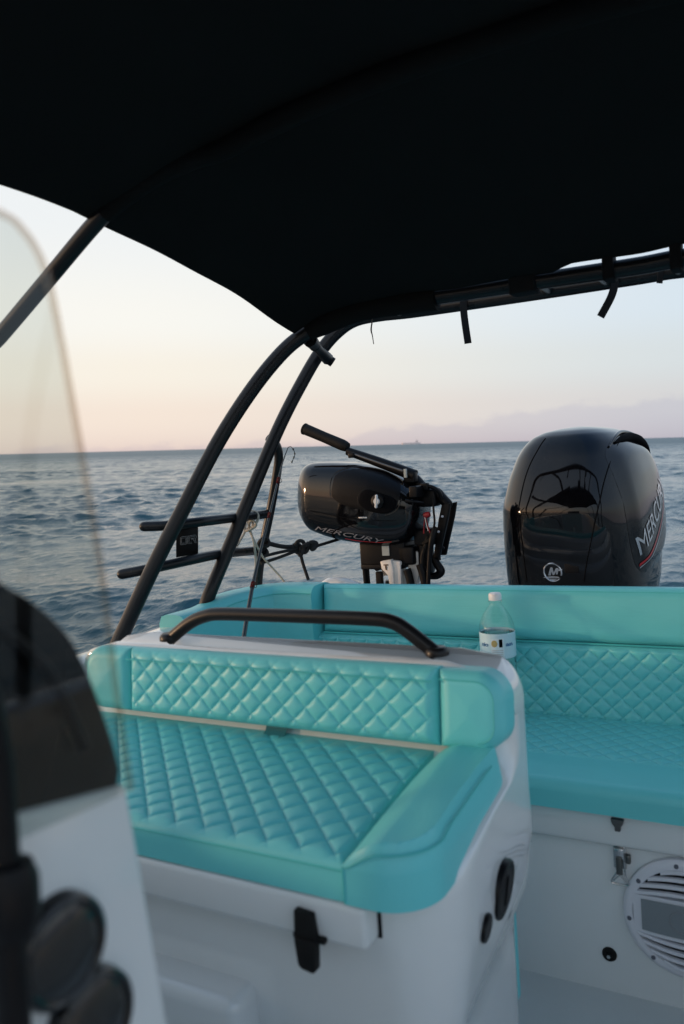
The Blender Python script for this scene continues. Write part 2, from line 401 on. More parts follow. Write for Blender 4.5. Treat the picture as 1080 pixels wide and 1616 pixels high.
# locker hardware
def onfront(px, py, Y): return at(px, py, Y)
c = at(976, 1299, 1.555)
m = MB(); m.prism([c + Vector((dx, -.001, dz)) for dx, dz in ((-.0125, .012), (.0125, .011), (.010, .002), (.005, -.004), (.0055, -.012), (-.0055, -.012), (-.005, -.004), (-.010, .002))], (0, -.012, 0), .002)
m.build('lid_catch', mat('grey rubber catch', (.07, .075, .078), .55), bench)
c = at(979, 1350, 1.574)
latch = MB(); latch.rbox(c + Vector((-.012, -.006, -.024)), c + Vector((.012, .0, .024)), .002); latch.rbox(c + Vector((-.010, -.014, -.002)), c + Vector((.010, -.005, .020)), .003)
latch = latch.build('latch', STEEL, bench)
m = MB(); m.rbox(c + Vector((-.006, -.017, -.032)), c + Vector((.006, -.012, .004)), .002); m.rbox(c + Vector((.011, -.012, -.010)), c + Vector((.021, -.001, .008)), .003); m.build('latch_lever', mat('dark steel', (.16, .16, .15), .35, metal=.9), latch)
b = c + Vector((0, -.014, -.034))
m = MB(); m.tube([b + Vector((-.0055, 0, .005)), b + Vector((-.0155, 0, -.012)), b + Vector((-.012, 0, -.017)), b + Vector((.012, 0, -.017)), b + Vector((.0155, 0, -.012)), b + Vector((.0055, 0, .005))], .0017, 8, 4)
m.tube([b + Vector((-.012, 0, -.012)), b + Vector((0, 0, .0)), b + Vector((.011, 0, -.012))], .0013, 8, 2); m.tube([b + Vector((.009, 0, .03)), b + Vector((.011, 0, -.004))], .0013, 8, 0)
m.build('latch_ring', STEEL, latch)
c = at(962, 1506, 1.574)
dr = MB().lathe([(.0, -.007), (.006, -.007), (.0065, -.004), (.010, -.004), (.0128, -.0035), (.0145, 0), (.0145, .004)], c, (0, 1, 0), 32).build('drain_plug', RUBBER, bench)
MB().lathe([(.0, -.010), (.0035, -.010), (.004, -.006)], c, (0, 1, 0), 16).build('drain_screw', STEEL, dr)
# speaker (round white grille)
sc_ = at(1086, 1448, 1.574); SR = .116
spk = MB().lathe([(SR, .0), (SR, -.010), (SR - .004, -.015), (SR - .012, -.017), (SR - .018, -.0165), (SR - .021, -.010), (SR - .021, .0)], sc_, (0, 1, 0), 72, False).build('speaker', PALEW, bench)
MB().lathe([(0, -.004), (SR - .02, -.004), (SR - .02, 0)], sc_, (0, 1, 0), 48).build('speaker_cone', DARK, spk)
m = MB()
for k in range(-6, 7):
    z0 = k * .0152
    if abs(z0) < .035: continue
    hw = math.sqrt(max(0, (SR - .015) ** 2 - z0 ** 2)); pts = []
    for q in range(17):
        t = -1 + q / 8; bow = .010 * (1 - t * t) * (1 if z0 > 0 else -1)
        pts.append(sc_ + Vector((t * hw, -.0145 - .006 * (1 - t * t), z0 + bow - (.006 if z0 > 0 else -.006))))
    rr = [[p + Vector((0, dy, dz)) for dy, dz in ((.006, .0032), (0, .0037), (-.003, .003), (-.004, 0), (-.003, -.003), (0, -.0037), (.006, -.0032))] for p in pts]
    m.loft(rr)
m.build('grille', PALEW, spk)
m = MB(); pts = [(-1, .027), (1, .027), (1, -.031), (-1, -.031)]
L = []; L2 = []
for q in range(21):
    t = -1 + q / 10; hw = SR - .02
    L.append(sc_ + Vector((t * hw, -.0165 - .006 * (1 - t * t), .036 + .004 * (1 - t * t)))); L2.append(sc_ + Vector((t * hw, -.0165 - .006 * (1 - t * t), -.036 - .004 * (1 - t * t))))
m.loft([L, L2], False, False, False); m.loft([[p + Vector((0, .01, 0)) for p in L], L], False, False, False); m.loft([L2, [p + Vector((0, .01, 0)) for p in L2]], False, False, False); m.build('grille_band', PALEW, spk)
m = MB(); L = []; L2 = []
for q in range(15):
    t = -.84 + 1.68 * q / 14; hw = SR - .02
    L.append(sc_ + Vector((t * hw, -.0182 - .006 * (1 - t * t), .030 + .003 * (1 - t * t)))); L2.append(sc_ + Vector((t * hw, -.0182 - .006 * (1 - t * t), -.029 - .003 * (1 - t * t))))
m.loft([L, L2], False, False, False); bd = m.build('badge', SPKGREY, spk)
c = sc_ + Vector((-.010, -.0245, 0)); m = MB(); m.tube([c + Vector((.020 * math.cos(a), 0, .020 * math.sin(a))) for a in np.linspace(0, 2 * math.pi, 28)], .0014, 6, 0); m.build('badge_ring', mat('badge ring', (.24, .26, .28), .4), bd)
for k in range(8):
    a = math.radians(8 + 45 * k); p = sc_ + Vector((math.cos(a) * (SR - .011), -.0165, math.sin(a) * (SR - .011)))
    m = MB(); m.lathe([(0, -.0012), (.0042, -.0012), (.0048, .002)], p, (0, 1, 0), 14); m.build('screw', mat('speaker screw', (.10, .11, .14), .4) if k == 0 else bpy.data.materials['speaker screw'], spk)

# ================================================================== HELM SEAT
helm = thing('helm_seat', 'white moulded helm seat with turquoise quilted cushions and black grab rail', 'seat', (-.75, .96, FLOOR))
HX0 = -1.165
def ring(z, x1, y0, rf=.06, rr=.04, ins=0.0, shear=0.0, y1=1.158, x0=HX0):
    rg = rrect(x0 + ins, x1 - ins, y0 + ins, y1 - ins, (max(.004, rf - ins), max(.004, rf - ins), max(.004, rr - ins), max(.004, rr - ins)), z, 10)
    # finer sides
    out = []
    for i, p in enumerate(rg):
        q = rg[(i + 1) % len(rg)]; out.append(p)
        if (i + 1) % 11 == 0:
            for k in range(1, 12): out.append(p.lerp(q, k / 12))
    return [Vector((p.x, p.y, p.z + shear * (p.y - 1.17))) for p in out]
rings = [ring(FLOOR, -.372, .80, .05), ring(-.72, -.372, .795, .05, shear=.13), ring(-.675, -.370, .79, .055, shear=.13), ring(-.655, -.362, .787, .06, shear=.13), ring(-.642, -.353, .785, .06, shear=.13),
         ring(-.625, -.347, .783, .065, shear=.13), ring(-.595, -.342, .782, .07, shear=.13), ring(-.565, -.3385, .781, .075, shear=.12), ring(-.545, -.3345, .78, .08, shear=.08), ring(-.52, -.335, .78, .085, shear=.03), ring(-.50, -.3355, .78, .085), ring(-.488, -.336, .785, .085),
         ring(-.478, -.336, .80, .085), ring(-.468, -.336, .84, .08), ring(-.458, -.336, .89, .07), ring(-.447, -.336, .985, .06), ring(-.433, -.336, 1.030, .05), ring(-.415, -.336, 1.052, .04), ring(-.39, -.336, 1.061, .035), ring(-.36, -.336, 1.062, .03), ring(-.325, -.336, 1.066, .03)]
ztop = -.287
for a in (0, 15, 30, 45, 60, 75, 90):
    rad = .014; s, cc = math.sin(math.radians(a)), math.cos(math.radians(a))
    rings.append(ring(ztop - rad + rad * s, -.336, 1.050, .03, .04, ins=rad * (1 - cc)))
# round the two top corners in elevation
fin = []
for rg in rings:
    o = []
    for p in rg:
        z = p.z
        if z > -.37:
            for xe, sgn in ((-.336, 1), (HX0, -1)):
                d = (xe - p.x) * sgn; Rc = .075
                if d < Rc:
                    zc = ztop - Rc; lim = zc + math.sqrt(max(0, Rc * Rc - (Rc - d) ** 2)); f = (lim - -.37) / (ztop - -.37); z = -.37 + (z + .37) * max(0.0, min(1, f))
        o.append(Vector((p.x, p.y, z)))
    fin.append(o)
m = MB(); m.loft(fin, True, True); shell = m.build('seat_base', GEL, helm, ang=60); bsh = bvh_of(shell)
m = MB(); m.rbox((-1.16, .749, -.540), (-.418, 1.03, -.489), .008, 4); lid = m.build('locker_lid', GEL, helm)
m = MB(); m.rbox((-.421, .7785, -.538), (-.414, .83, -.486), .001, 1); m.build('lid_gap', DARK, helm)
m = MB(); m.rbox((HX0 - .01, .735, FLOOR), (-.60, .80, -.640), .018, 4); m.build('plinth', GEL, helm)
# seat cushion
CZ = -.487
SX = -.442
qf = quilt(.047, .0050, .016)
m = MB(); pad(m, (-1.165, .752, CZ), (1, 0, 0), (0, 1, 0), (0, 0, 1), SX + 1.165, .312, .046, .010, rc=(.03, 0, 0, .03),
              height=lambda x, y, e: lerp(qf(x, y - .012, min(e, .33 - y)), .0046, sm(.262, .292, y)) + .0205 * sm(-.05, .30, y) - .001, nu=480, nv=220)
m.build('seat_cushion', TEAL, helm)
m = MB(); m.tube([(-1.135, .7525, CZ + .036), (SX, .7525, CZ + .036)], .0016, 6, 0); m.build('piping', PIPE, helm)
# raised armrest bolster
AW = .098
def armh(x, y, e):
    return .022 * sm(-.05, .30, y) + .013 * sm(0, .045, x) + .009 * math.sin(math.pi * min(.5, x / AW)) + .004 * math.sin(math.pi * min(1, y / .3)) + .0012 * math.sin(x * 60 + y * 25) * sm(0, .03, e)
m = MB(); border, flat = pad(m, (SX, .748, CZ), (1, 0, 0), (0, 1, 0), (0, 0, 1), AW, .306, .050, .008, rc=(.0, .062, .03, .0), height=armh, nu=50, nv=80)
m.build('armrest', TEAL, helm)
m = MB(); pts = []
for k in range(60):
    pass
def armtop(x, y):
    return CZ + .0472 + armh(x, y, .004)
arc = [Vector((SX + x, .7475, CZ + .0415 + 1.0 * (.013 * sm(0, .045, x) + .009 * math.sin(math.pi * min(.5, x / AW))))) for x in np.linspace(.003, AW - .062, 14)]
cx, cy = SX + AW - .062, .748 + .062
arc += [Vector((cx + .0625 * math.sin(a), cy - .0625 * math.cos(a), CZ + .0640)) for a in np.linspace(.1, math.pi / 2, 10)]
arc += [Vector((SX + AW + .0006, y, CZ + .0640 + .021 * sm(-.05, .30, y - .748))) for y in np.linspace(.83, .985, 10)]
m.tube(arc, .0013, 6, 0); m.tube([(SX + .0005, .7475, CZ + .002), (SX + .0005, .7475, CZ + .043)], .0012, 6, 0); m.build('piping', PIPE, helm)
# webbing hinge tab
c = at(432, 1152, 1.036)
m = MB(); m.loft([[c + Vector((dx, dy, dz)) for dx in (-.02, .02)] for dy, dz in ((.012, .03), (.012, .006), (.004, -.006), (-.03, -.02))], False, False, False); m.build('hinge_tab', mat('dark turquoise webbing', (.012, .16, .19), .6, bump=(300, .3, 'noise')), helm)
# backrest pads
bz0, bz1 = -.345, -.277
xL, xQ0, xQ1, xR = at(152, 1080, 1.05).x, at(215, 1080, 1.04).x, at(697, 1110, 1.04).x, at(803, 1110, 1.05).x
zb0 = at(450, 1152, 1.03).z; zb1 = at(450, 1037, 1.05).z
qb = quilt(.0405, .0042, .009, dy=.0385)
m = MB(); pad(m, (xQ0, 1.066, zb0), (1, 0, 0), (0, .10, 1), (0, -1, .10), xQ1 - xQ0, zb1 - zb0, .05, .016, height=qb, nu=430, nv=80); m.build('backrest_panel', TEAL, helm)
m = MB(); pad(m, (xL, 1.066, zb0), (1, 0, 0), (0, .10, 1), (0, -1, .10), xQ0 - xL - .001, zb1 - zb0, .051, .018, rc=(.04, 0, 0, .04), height=soft(.003), nu=24, nv=24); m.build('backrest_bolster', TEAL, helm)
m = MB(); brd, _ = pad(m, (xQ1 + .001, 1.066, zb0), (1, 0, 0), (0, .10, 1), (0, -1, .10), xR - xQ1, zb1 - zb0 - .002, .053, .020, rc=(0, .036, .040, 0), height=soft(.003), nu=34, nv=30); m.build('backrest_bolster', TEAL, helm)
nb = Vector((0, -1, .10)).normalized(); ub = Vector((0, .10, 1)).normalized(); W, H = xR - xQ1, zb1 - zb0 - .002
O = Vector((xQ1 + .001, 1.066, zb0)) + nb * .0525; ins = .013; pts = [O + Vector((.004, 0, 0)) + ub * (H - ins)]
for a in np.linspace(math.pi / 2, 0, 8): pts.append(O + Vector((W - .04 + (.04 - ins) * math.cos(a), 0, 0)) + ub * (H - .04 + (.04 - ins) * math.sin(a)))
for a in np.linspace(0, -math.pi / 2, 8): pts.append(O + Vector((W - .036 + (.036 - ins) * math.cos(a), 0, 0)) + ub * (.036 + (.036 - ins) * math.sin(a)))
m = MB(); m.tube(pts, .0011, 6, 0); m.build('piping', PIPE, helm)
m = MB(); m.tube([Vector((xQ0 + .004, 1.0165 + .0, zb1 - .0125)), Vector((xQ1 - .003, 1.0165, zb1 - .0125))], .0012, 6, 0); m.build('piping', PIPE, helm)
# grab rail
ra = [at(268, 1004, 1.11), at(300, 983, 1.11), at(325, 972, 1.11), at(350, 969, 1.11), at(430, 971, 1.11), at(520, 974, 1.11), at(590, 977, 1.11), at(617, 981, 1.11), at(640, 993, 1.11), at(690, 1031, 1.11)]
ra[0].z = ra[-1].z = ztop - .003
m = MB(); m.tube(ra, .0116, 20, 8); rail = m.build('grab_rail', RAILM, helm)
for p in (ra[0], ra[-1]):
    MB().lathe([(.0, .0085), (.013, .0085), (.0165, .006), (.0185, .002), (.0185, -.004)], (p.x, p.y, ztop), (0, 0, 1), 28).build('rail_foot', RAILM, rail)
# black latch on the lid
c = at(488, 1476, .748)
m = MB()
m.prism([c + Vector((dx, 0, dz)) for dx, dz in ((-.013, .033), (.011, .031), (.0145, .004), (.0155, .0), (-.0145, .0), (-.0145, .004))], (0, -.010, 0), .0025)
m.prism([c + Vector((dx, 0, dz)) for dx, dz in ((-.0135, .002), (.0155, .002), (.0135, -.034), (.009, -.037), (-.006, -.034), (-.010, -.030))], (0, -.014, 0), .003)
m.rbox(c + Vector((-.019, -.006, -.004)), c + Vector((.024, .002, .003)), .0015)
m.build('latch', RUBBER, helm)
# two round black covers on the side
for (px, py, r) in ((795, 1403, .0385), (766, 1464, .0175)):
    hit = bsh.ray_cast(Vector((0, 0, 0)), Vector(ray(px, py)).normalized()); c = hit[0]; nx = hit[1] if hit[1].x > 0 else -hit[1]; c = c + nx * .0015
    pc = MB().lathe([(0, .003), (r * .78, .003), (r * .82, .0015), (r * .86, .0032), (r * .97, .0025), (r, 0), (r, -.03)], c, nx, 40).build('round_cover', SATIN, helm)
    if r > .03:
        m = MB(); m.rbox((.002, -.004, -.02), (.005, .004, .02), .001, 3, Matrix.Translation(c) @ Vector((1, 0, 0)).rotation_difference(nx).to_matrix().to_4x4()); m.build('cover_grip', SATIN, pc)
# turquoise pad on the rear of the seat base
m = MB(); pad(m, (-1.10, 1.157, -.86), (1, 0, 0), (0, 0, 1), (0, 1, 0), at(819, 1480, 1.20).x + 1.10, .24, .05, .016, height=soft(.003), nu=40, nv=24); m.build('rear_pad', TEAL, helm)

# ================================================================== ARCH
arch = thing('arch_frame', 'black tubular twin-hoop arch with two side rails and black plate', 'arch', (-1.42, 1.6, -.42))
TR = .0198
A = [at(190, 1008, 1.46) + Vector((-.012, -.012, -.03)), at(190, 1008, 1.46), at(240, 900, 1.53), at(290, 802, 1.60), at(345, 697, 1.68), at(400, 612, 1.745), at(450, 552, 1.80), at(490, 522, 1.83), at(525, 504, 1.85),
     at(570, 488, 1.87), at(640, 476, 1.88), at(820, 448, 1.885), at(1000, 421, 1.89), at(1080, 407, 1.89), (.02, 1.88, .385), (.19, 1.85, .33), (.31, 1.79, .20), (.42, 1.70, 0), (.50, 1.6, -.2), (.56, 1.48, -.42)]
B = [at(322, 960, 1.73) + Vector((-.012, -.012, -.05)), at(330, 940, 1.735), at(360, 868, 1.80), at(392, 790, 1.86), at(440, 676, 1.95), at(480, 598, 2.02), at(508, 552, 2.06), at(535, 522, 2.085), at(562, 505, 2.10),
     at(600, 497, 2.11), at(660, 490, 2.115), at(830, 465, 2.12), at(1000, 438.5, 2.12), at(1080, 426, 2.12), (.02, 2.11, .40), (.19, 2.08, .345), (.32, 2.02, .21), (.43, 1.93, 0), (.49, 1.85, -.2), (.53, 1.75, -.42)]
MB().tube(A, TR, 20, 8).build('hoop', TUBE, arch); MB().tube(B, TR * .96, 20, 8).build('hoop', TUBE, arch)
br = [at(424, 690, 1.965), at(434, 699, 1.985), at(440, 716, 2.00), at(438, 742, 2.01), at(428, 800, 2.02), at(416, 860, 2.02), at(408, 915, 2.02), at(404, 945, 2.02) + Vector((0, 0, -.1))]
MB().tube(br, .0135, 14, 8).build('brace', TUBE, arch)
r1 = [at(228, 831, 1.60), at(270, 829, 1.635), at(320, 823, 1.70), at(370, 817, 1.83), at(422, 811, 2.01)]
r2 = [at(193, 906, 1.53), at(240, 897, 1.57), at(300, 884, 1.66), at(350, 874, 1.80), at(412, 868, 2.005)]
MB().tube(r1, .0135, 16, 8, round_end=True).build('side_rail', TUBE, arch); MB().tube(r2, .0135, 16, 8, round_end=True).build('side_rail', TUBE, arch)
a, b, c, d = at(278, 827, 1.665), at(313, 822, 1.70), at(313, 874, 1.70), at(278, 880, 1.665)
nrm = (b - a).cross(d - a).normalized(); nrm = nrm if nrm.y < 0 else -nrm
m = MB(); m.prism([a, b, c, d], -nrm * .006, .0015); pl = m.build('name_plate', SATIN, arch)
U = (b - a).normalized(); V = (a - d).normalized(); Wd = (b - a).length
def strokes(segs, O, U, V, s, r, name, mt, par):
    m = MB()
    for sg in segs: m.tube([O + U * x * s + V * y * s for x, y in sg], r, 6, 0)
    return m.build(name, mt, par)
O = d.lerp(a, .36) + nrm * .0008 + U * Wd * .20
lt = [[(0, .1), (0, .9), (.12, 1), (.75, 1), (.82, .9), (.82, .1), (.7, 0), (.1, 0), (0, .1)], [(.14, .2), (.14, .82), (.68, .82), (.68, .18), (.14, .18)],
      [(.95, 1), (.95, 0), (1.45, 0), (1.4, .16), (1.1, .16), (1.1, 1), (.95, 1)],
      [(1.2, 1), (1.85, 1), (1.98, .9), (1.98, .6), (1.85, .5), (2.0, 0), (1.85, 0), (1.62, .5), (1.42, .6), (1.42, .42)], [(1.2, .84), (1.8, .84), (1.8, .62), (1.3, .62)]]
strokes(lt, O, U, V, Wd * .36, .00042, 'lettering', GREYLET, pl)
# clamp bracket between the hoops, spreader plates along the top
p, q = at(489, 536, 1.85), at(517, 566, 2.03)
m = MB(); dd = (q - p); m.tube([p, p.lerp(q, .5), q], [.020, .012, .018], 10, 4); m.tube([at(485, 533, 1.84), at(497, 545, 1.90)], .017, 10, 0); m.tube([q, q + Vector((.012, .01, -.012))], .014, 10, 0); m.build('hoop_clamp', SATIN, arch)
for px in (625, 860, 950, 1065):
    t = (px - 640) / 440
    pa, pb = at(px - 12, 476 - 69 * t, 1.89), at(px + 8, 492 - 66 * t, 2.12)
    m = MB(); m.tube([pa, pb], .011, 10, 0); m.build('spreader', TUBE, arch)

# ================================================================== CANOPY
can = thing('canopy', 'black canvas canopy stretched overhead on bows above the cockpit', 'canopy', (-.35, .8, .38))
edge = [(-1.6, .43), (-.8, .465), (-.2, .49), (.3, .50), (.65, .505), (.917, .498), (1.063, .493), (1.12, .487), (1.131, .485), (1.393, .446), (1.60, .416), (1.75, .394), (1.85, .378)]
def cz(x, y):
    ze = interp(edge, y); u = (x + .35) / .75; crown = lerp(.105, .098, sm(1.1, 1.85, y))
    sag = -.010 * abs(math.sin(math.pi * (y - 1.12) / .74)) if y > 1.12 else -.012 * abs(math.sin(math.pi * (y - 1.12) / .9))
    return ze + crown * (1 - min(1, abs(u)) ** 2.2) + sag * (1 - u * u * .6)
def tubetop(x):
    best = None
    for k in range(len(Acurve) - 1):
        pass
Acurve, _ = catmull([Vector(p) for p in A], 1, 8)
top = [p for p in Acurve if p.z > .30 and p.y > 1.78]; txs = [p.x for p in top]
def tz(x): return float(np.interp(x, txs, [p.z for p in top]))
def ty(x): return float(np.interp(x, txs, [p.y for p in top]))
NX, NY = 70, 100; m = MB(); G = []; X0c, X1c = -1.095, .395
for j in range(NY + 1):
    row = []; f = j / NY
    for i in range(NX + 1):
        x = lerp(X0c, X1c, i / NX)
        yend = ty(x) - .02 if x < .2 else ty(.2) - .03
        y = lerp(.16, yend, f)
        if y < 0: pass
        b = sm(1.25, yend, y)
        xe = x + (.012 * abs(math.sin(math.pi * (y - 1.12) / .72)) if y < 1.9 else 0) * (1 if x < -.9 else 0) * (-.9 - x) / .195
        gap = lerp(-.010, .0035, sm(-.43, -.40, x)); zt = tz(x) + TR + gap if x < .2 else tz(.2) + TR + gap - (x - .2) * .5
        z = lerp(cz(x, y), zt + (yend - y) * .16, b * b)
        z += .0025 * math.sin(x * 23 + y * 9) * math.sin(y * 14 - x * 5)
        row.append(Vector((xe, y, z)))
    G.append(row)
vs = [p for r in G for p in r] + [p + Vector((0, 0, .004)) for r in G for p in r]; n = NX + 1; off = len(vs) // 2; fs = []
for j in range(NY):
    for i in range(NX):
        a = j * n + i; fs += [[a, a + 1, a + n + 1, a + n], [off + a, off + a + n, off + a + n + 1, off + a + 1]]
for i in range(NX): fs += [[i, off + i, off + i + 1, i + 1], [NY * n + i, NY * n + i + 1, off + NY * n + i + 1, off + NY * n + i]]
for j in range(NY): a = j * n; fs += [[a, a + n, off + a + n, off + a], [a + NX, off + a + NX, off + a + n + NX, a + n + NX]]
m.add(vs, fs); m.build('canvas', FABRIC, can)
# sleeve that wraps the forward hoop at the starboard corner
sl = [p for p in Acurve if p.z > .36 and p.x < -.80 and p.y > 1.7]
sl = sl + [at(690, 470, 1.885)]
m = MB(); m.tube(sl, [TR * 1.05 + .004 + .006 * sm(0, 6, i) for i in range(len(sl))], 16, 0); m.build('sleeve', FABRIC, can)
fb = [(-1.62, .30, -.40), (-1.5, .20, .0), (-1.25, .16, .34)] + [Vector((x, .16, cz(x, .16) - .012)) for x in (-1.09, -.9, -.6, -.35, -.1, .15, .38)] + [Vector((.5, .16, .34)), Vector((.60, .20, .0)), Vector((.62, .30, -.40))]
m = MB(); m.tube(fb, .0155, 16, 8); m.build('bow_tube', TUBE, can)
# webbing lashings that hold the canvas to the hoop (the slits between them stay open)
for px in (840, 962, 1068):
    t = (px - 640) / 440; p = at(px, 476 - 69 * t, 1.885)
    m = MB(); m.rbox(p + Vector((-.012 if px != 840 else -.05, -.026, -.026)), p + Vector((.012, .026, .052)), .004); m.build('lashing', WEB, can)
# mid bow with its starboard leg
bow = [(-1.62, 1.06, -.40), (-1.52, 1.08, .02), at(-60, 600, 1.10), at(0, 531, 1.10), at(75, 442, 1.105), at(150, 353, 1.11), at(190, 316, 1.115), at(240, 281, 1.12), at(300, 252, 1.12), at(350, 236, 1.12)]
bow += [Vector((x, 1.12, cz(x, 1.12) - .012)) for x in (-.6, -.4, -.2, 0, .15)] + [Vector((.40, 1.1, .44)), Vector((.56, 1.08, .1)), Vector((.62, 1.06, -.40))]
m = MB(); m.tube(bow, .0155, 16, 8); m.build('bow_tube', TUBE, can)
m = MB(); m.tube([at(166, 338, 1.112), at(190, 316, 1.115), at(240, 281, 1.12), at(300, 252, 1.12), at(350, 236, 1.12), Vector((-.69, 1.12, cz(-.69, 1.12) - .012)), Vector((-.64, 1.12, cz(-.64, 1.12) - .011))], .0178, 12, 6); m.build('bow_pocket_and_dimmer', FABRIC, can)  # added black sleeve, darkens the bare tube where light would catch it
m = MB(); m.tube([Vector((x, 1.12, cz(x, 1.12) - .010)) for x in np.linspace(-.72, .2, 14)], .019, 12, 2); m.build('bow_pocket_and_dimmer', FABRIC, can)

# hanging straps
def strap(pts, w, t, label, name='strap'):
    pts, _ = catmull([Vector(p) for p in pts], 1, 6); side = Vector((.876, .477, 0)); rg = []
    for i, p in enumerate(pts):
        tg = (pts[min(i + 1, len(pts) - 1)] - pts[max(i - 1, 0)]).normalized(); s = (side - tg * side.dot(tg)).normalized(); nn = tg.cross(s)
        rg.append([p + s * a * w / 2 + nn * b * t / 2 for a, b in ((-1, -1), (1, -1), (1, 1), (-1, 1))])
    o = MB().loft(rg).build(name, WEB, None, ang=60)
    return tag(o, label, 'strap', 'webbing straps hanging from the arch')
strap([at(731, 466, 2.09), at(732, 490, 2.09), at(735, 515, 2.09), at(739, 542, 2.09)], .019, .003, 'black webbing strap hanging straight down near the middle of the arch')
strap([at(971, 430, 2.09), at(970, 450, 2.09), at(964, 470, 2.085), at(948, 500, 2.08)], .019, .003, 'black webbing strap hanging at a slant with curled end, right of the straight one')
strap([at(1043, 418, 2.09), at(1043, 430, 2.09), at(1041, 447, 2.09)], .014, .003, 'shortest black strap stub under the arch at the right edge')
cd = [at(590, 492, 2.09), at(588, 505, 2.09), at(586, 520, 2.09), at(588, 530, 2.09), at(590, 543, 2.09)]
tag(MB().tube(cd, [.0022, .0018, .0024, .0014, .0012], 8, 6).build('cord', ROPE_B), 'thin black cord dangling below the bend of the arch', 'cord')

# ================================================================== ROD AND ROPES
rod = thing('fishing_rod', 'slender dark fishing rod standing upright behind the helm seat rail', 'fishing rod', tuple(at(378, 1060, 1.42)))
RY = lambda py: 1.50 + (1005 - py) / 300 * .46
rp = [at(378, 1060, RY(1060)), at(386, 1000, RY(1000)), at(398, 930, RY(930)), at(410, 875, RY(875)), at(425, 815, RY(815)), at(438, 762, RY(762)), at(447, 728, RY(728)), at(455, 706, RY(706))]
MB().tube(rp, [.0062, .0056, .0048, .0040, .0032, .0026, .0018, .0010], 10, 8).build('rod_blank', ROD, rod)
for px, py, Y in ((398, 928, RY(928)), (424, 818, RY(818)), (438, 763, RY(763))):
    p = at(px, py, Y); q = at(px + 2, py - 9, Y + .012); g = MB().tube([p, q], .0058 if py > 900 else .0042, 10, 0).build('thread_wrap', RODWRAP, rod)
    m = MB(); cpt = p.lerp(q, .5) + Vector((.009, -.004, 0))
    m.tube([cpt + Vector((.006 * math.cos(a), 0, .006 * math.sin(a))) for a in np.linspace(0, 2 * math.pi, 13)], .0008, 6, 0); m.build('line_guide', SATIN, g)
ln = [at(455, 706, 1.96), at(459, 705, 1.96), at(463, 709, 1.96), at(465.5, 716, 1.96), at(464, 722, 1.96), at(461, 729, 1.96)]
m = MB(); m.tube(ln, .0011, 6, 6)
for k in (2, 3, 4, 5): m.lathe([(.0, -.004), (.0026, -.001), (.0024, .002), (0, .004)], ln[k], (.2, 0, 1), 10)
m.build('rod_tip_line', ROD, rod)
def coil(c, r1, r2, tilt, n=18, ph=0.0):
    M = Matrix.Rotation(tilt, 3, 'Y') @ Matrix.Rotation(ph, 3, 'Z')
    return [Vector(c) + M @ Vector((r1 * math.cos(a), .006 * math.sin(a * 2), r2 * math.sin(a))) for a in np.linspace(0, 2 * math.pi, n)]
kx = at(394, 826, 1.945)
m = MB()
m.tube(coil(at(398, 820, 1.93), .019, .026, .3), .0038, 8, 3); m.tube(coil(at(390, 826, 1.925), .017, .022, -.5, ph=.5), .0038, 8, 3); m.tube(coil(at(396, 830, 1.92), .012, .02, .9, ph=-.4), .0038, 8, 3)
m.tube([at(388, 826, 1.93), at(386, 840, 1.92), at(379, 853, 1.91), at(374, 862, 1.90)], .0036, 8, 6)
m.tube([at(392, 832, 1.92), at(399, 848, 1.93), at(408, 866, 1.96), at(416, 880, 2.0), at(430, 896, 2.02), at(441, 908, 2.03), at(449, 918, 2.03)], .0034, 8, 6)
m.tube([at(394, 834, 1.92), at(400, 852, 1.92), at(403, 872, 1.93), at(404, 890, 1.94), at(403, 905, 1.95), at(401, 925, 1.95)], .0034, 8, 6)
tag(m.build('rope', ROPE_W), 'cream braided rope knotted round the upper side rail with loose ends hanging', 'rope')
m = MB(); kn = at(489, 862, 2.12)
m.tube([at(414, 852, 2.0), at(426, 858, 2.03), at(450, 863, 2.08), at(474, 862, 2.11)], .0072, 10, 6); m.tube([at(416, 878, 2.0), at(440, 872, 2.05), at(474, 865, 2.11)], .0050, 10, 6)
m.tube([at(412, 889, 2.0), at(440, 880, 2.05), at(474, 867, 2.11)], .0050, 10, 6); m.tube([at(495, 863, 2.12), at(522, 855, 2.30), at(550, 846, 2.38)], .0050, 10, 6)
m.tube([at(474, 870, 2.11), at(478, 888, 2.11), at(487, 915, 2.10)], .0052, 10, 6)
m.tube(coil(at(474, 865, 2.10), .013, .023, .1), .0062, 10, 3); m.tube(coil(at(482, 864, 2.105), .009, .016, .7, ph=.8), .0066, 10, 3); m.tube(coil(at(470, 866, 2.10), .011, .016, -.6, ph=.2), .0060, 10, 3)
m.tube(coil(at(494, 861, 2.12), .009, .010, .4), .0080, 10, 3); m.lathe([(0, -.012), (.009, -.008), (.011, 0), (.009, .008), (0, .012)], at(493, 861, 2.12), (1, 0, .1), 12)
m.tube(coil(at(417, 855, 2.0), .016, .014, .2, ph=1.2), .0065, 10, 3); m.tube(coil(at(413, 872, 2.005), .017, .012, -.2, ph=.9), .0062, 10, 3)
tag(m.build('rope', ROPE_B), 'black rope with bulky knot tied between the arch brace and the small motor', 'rope')

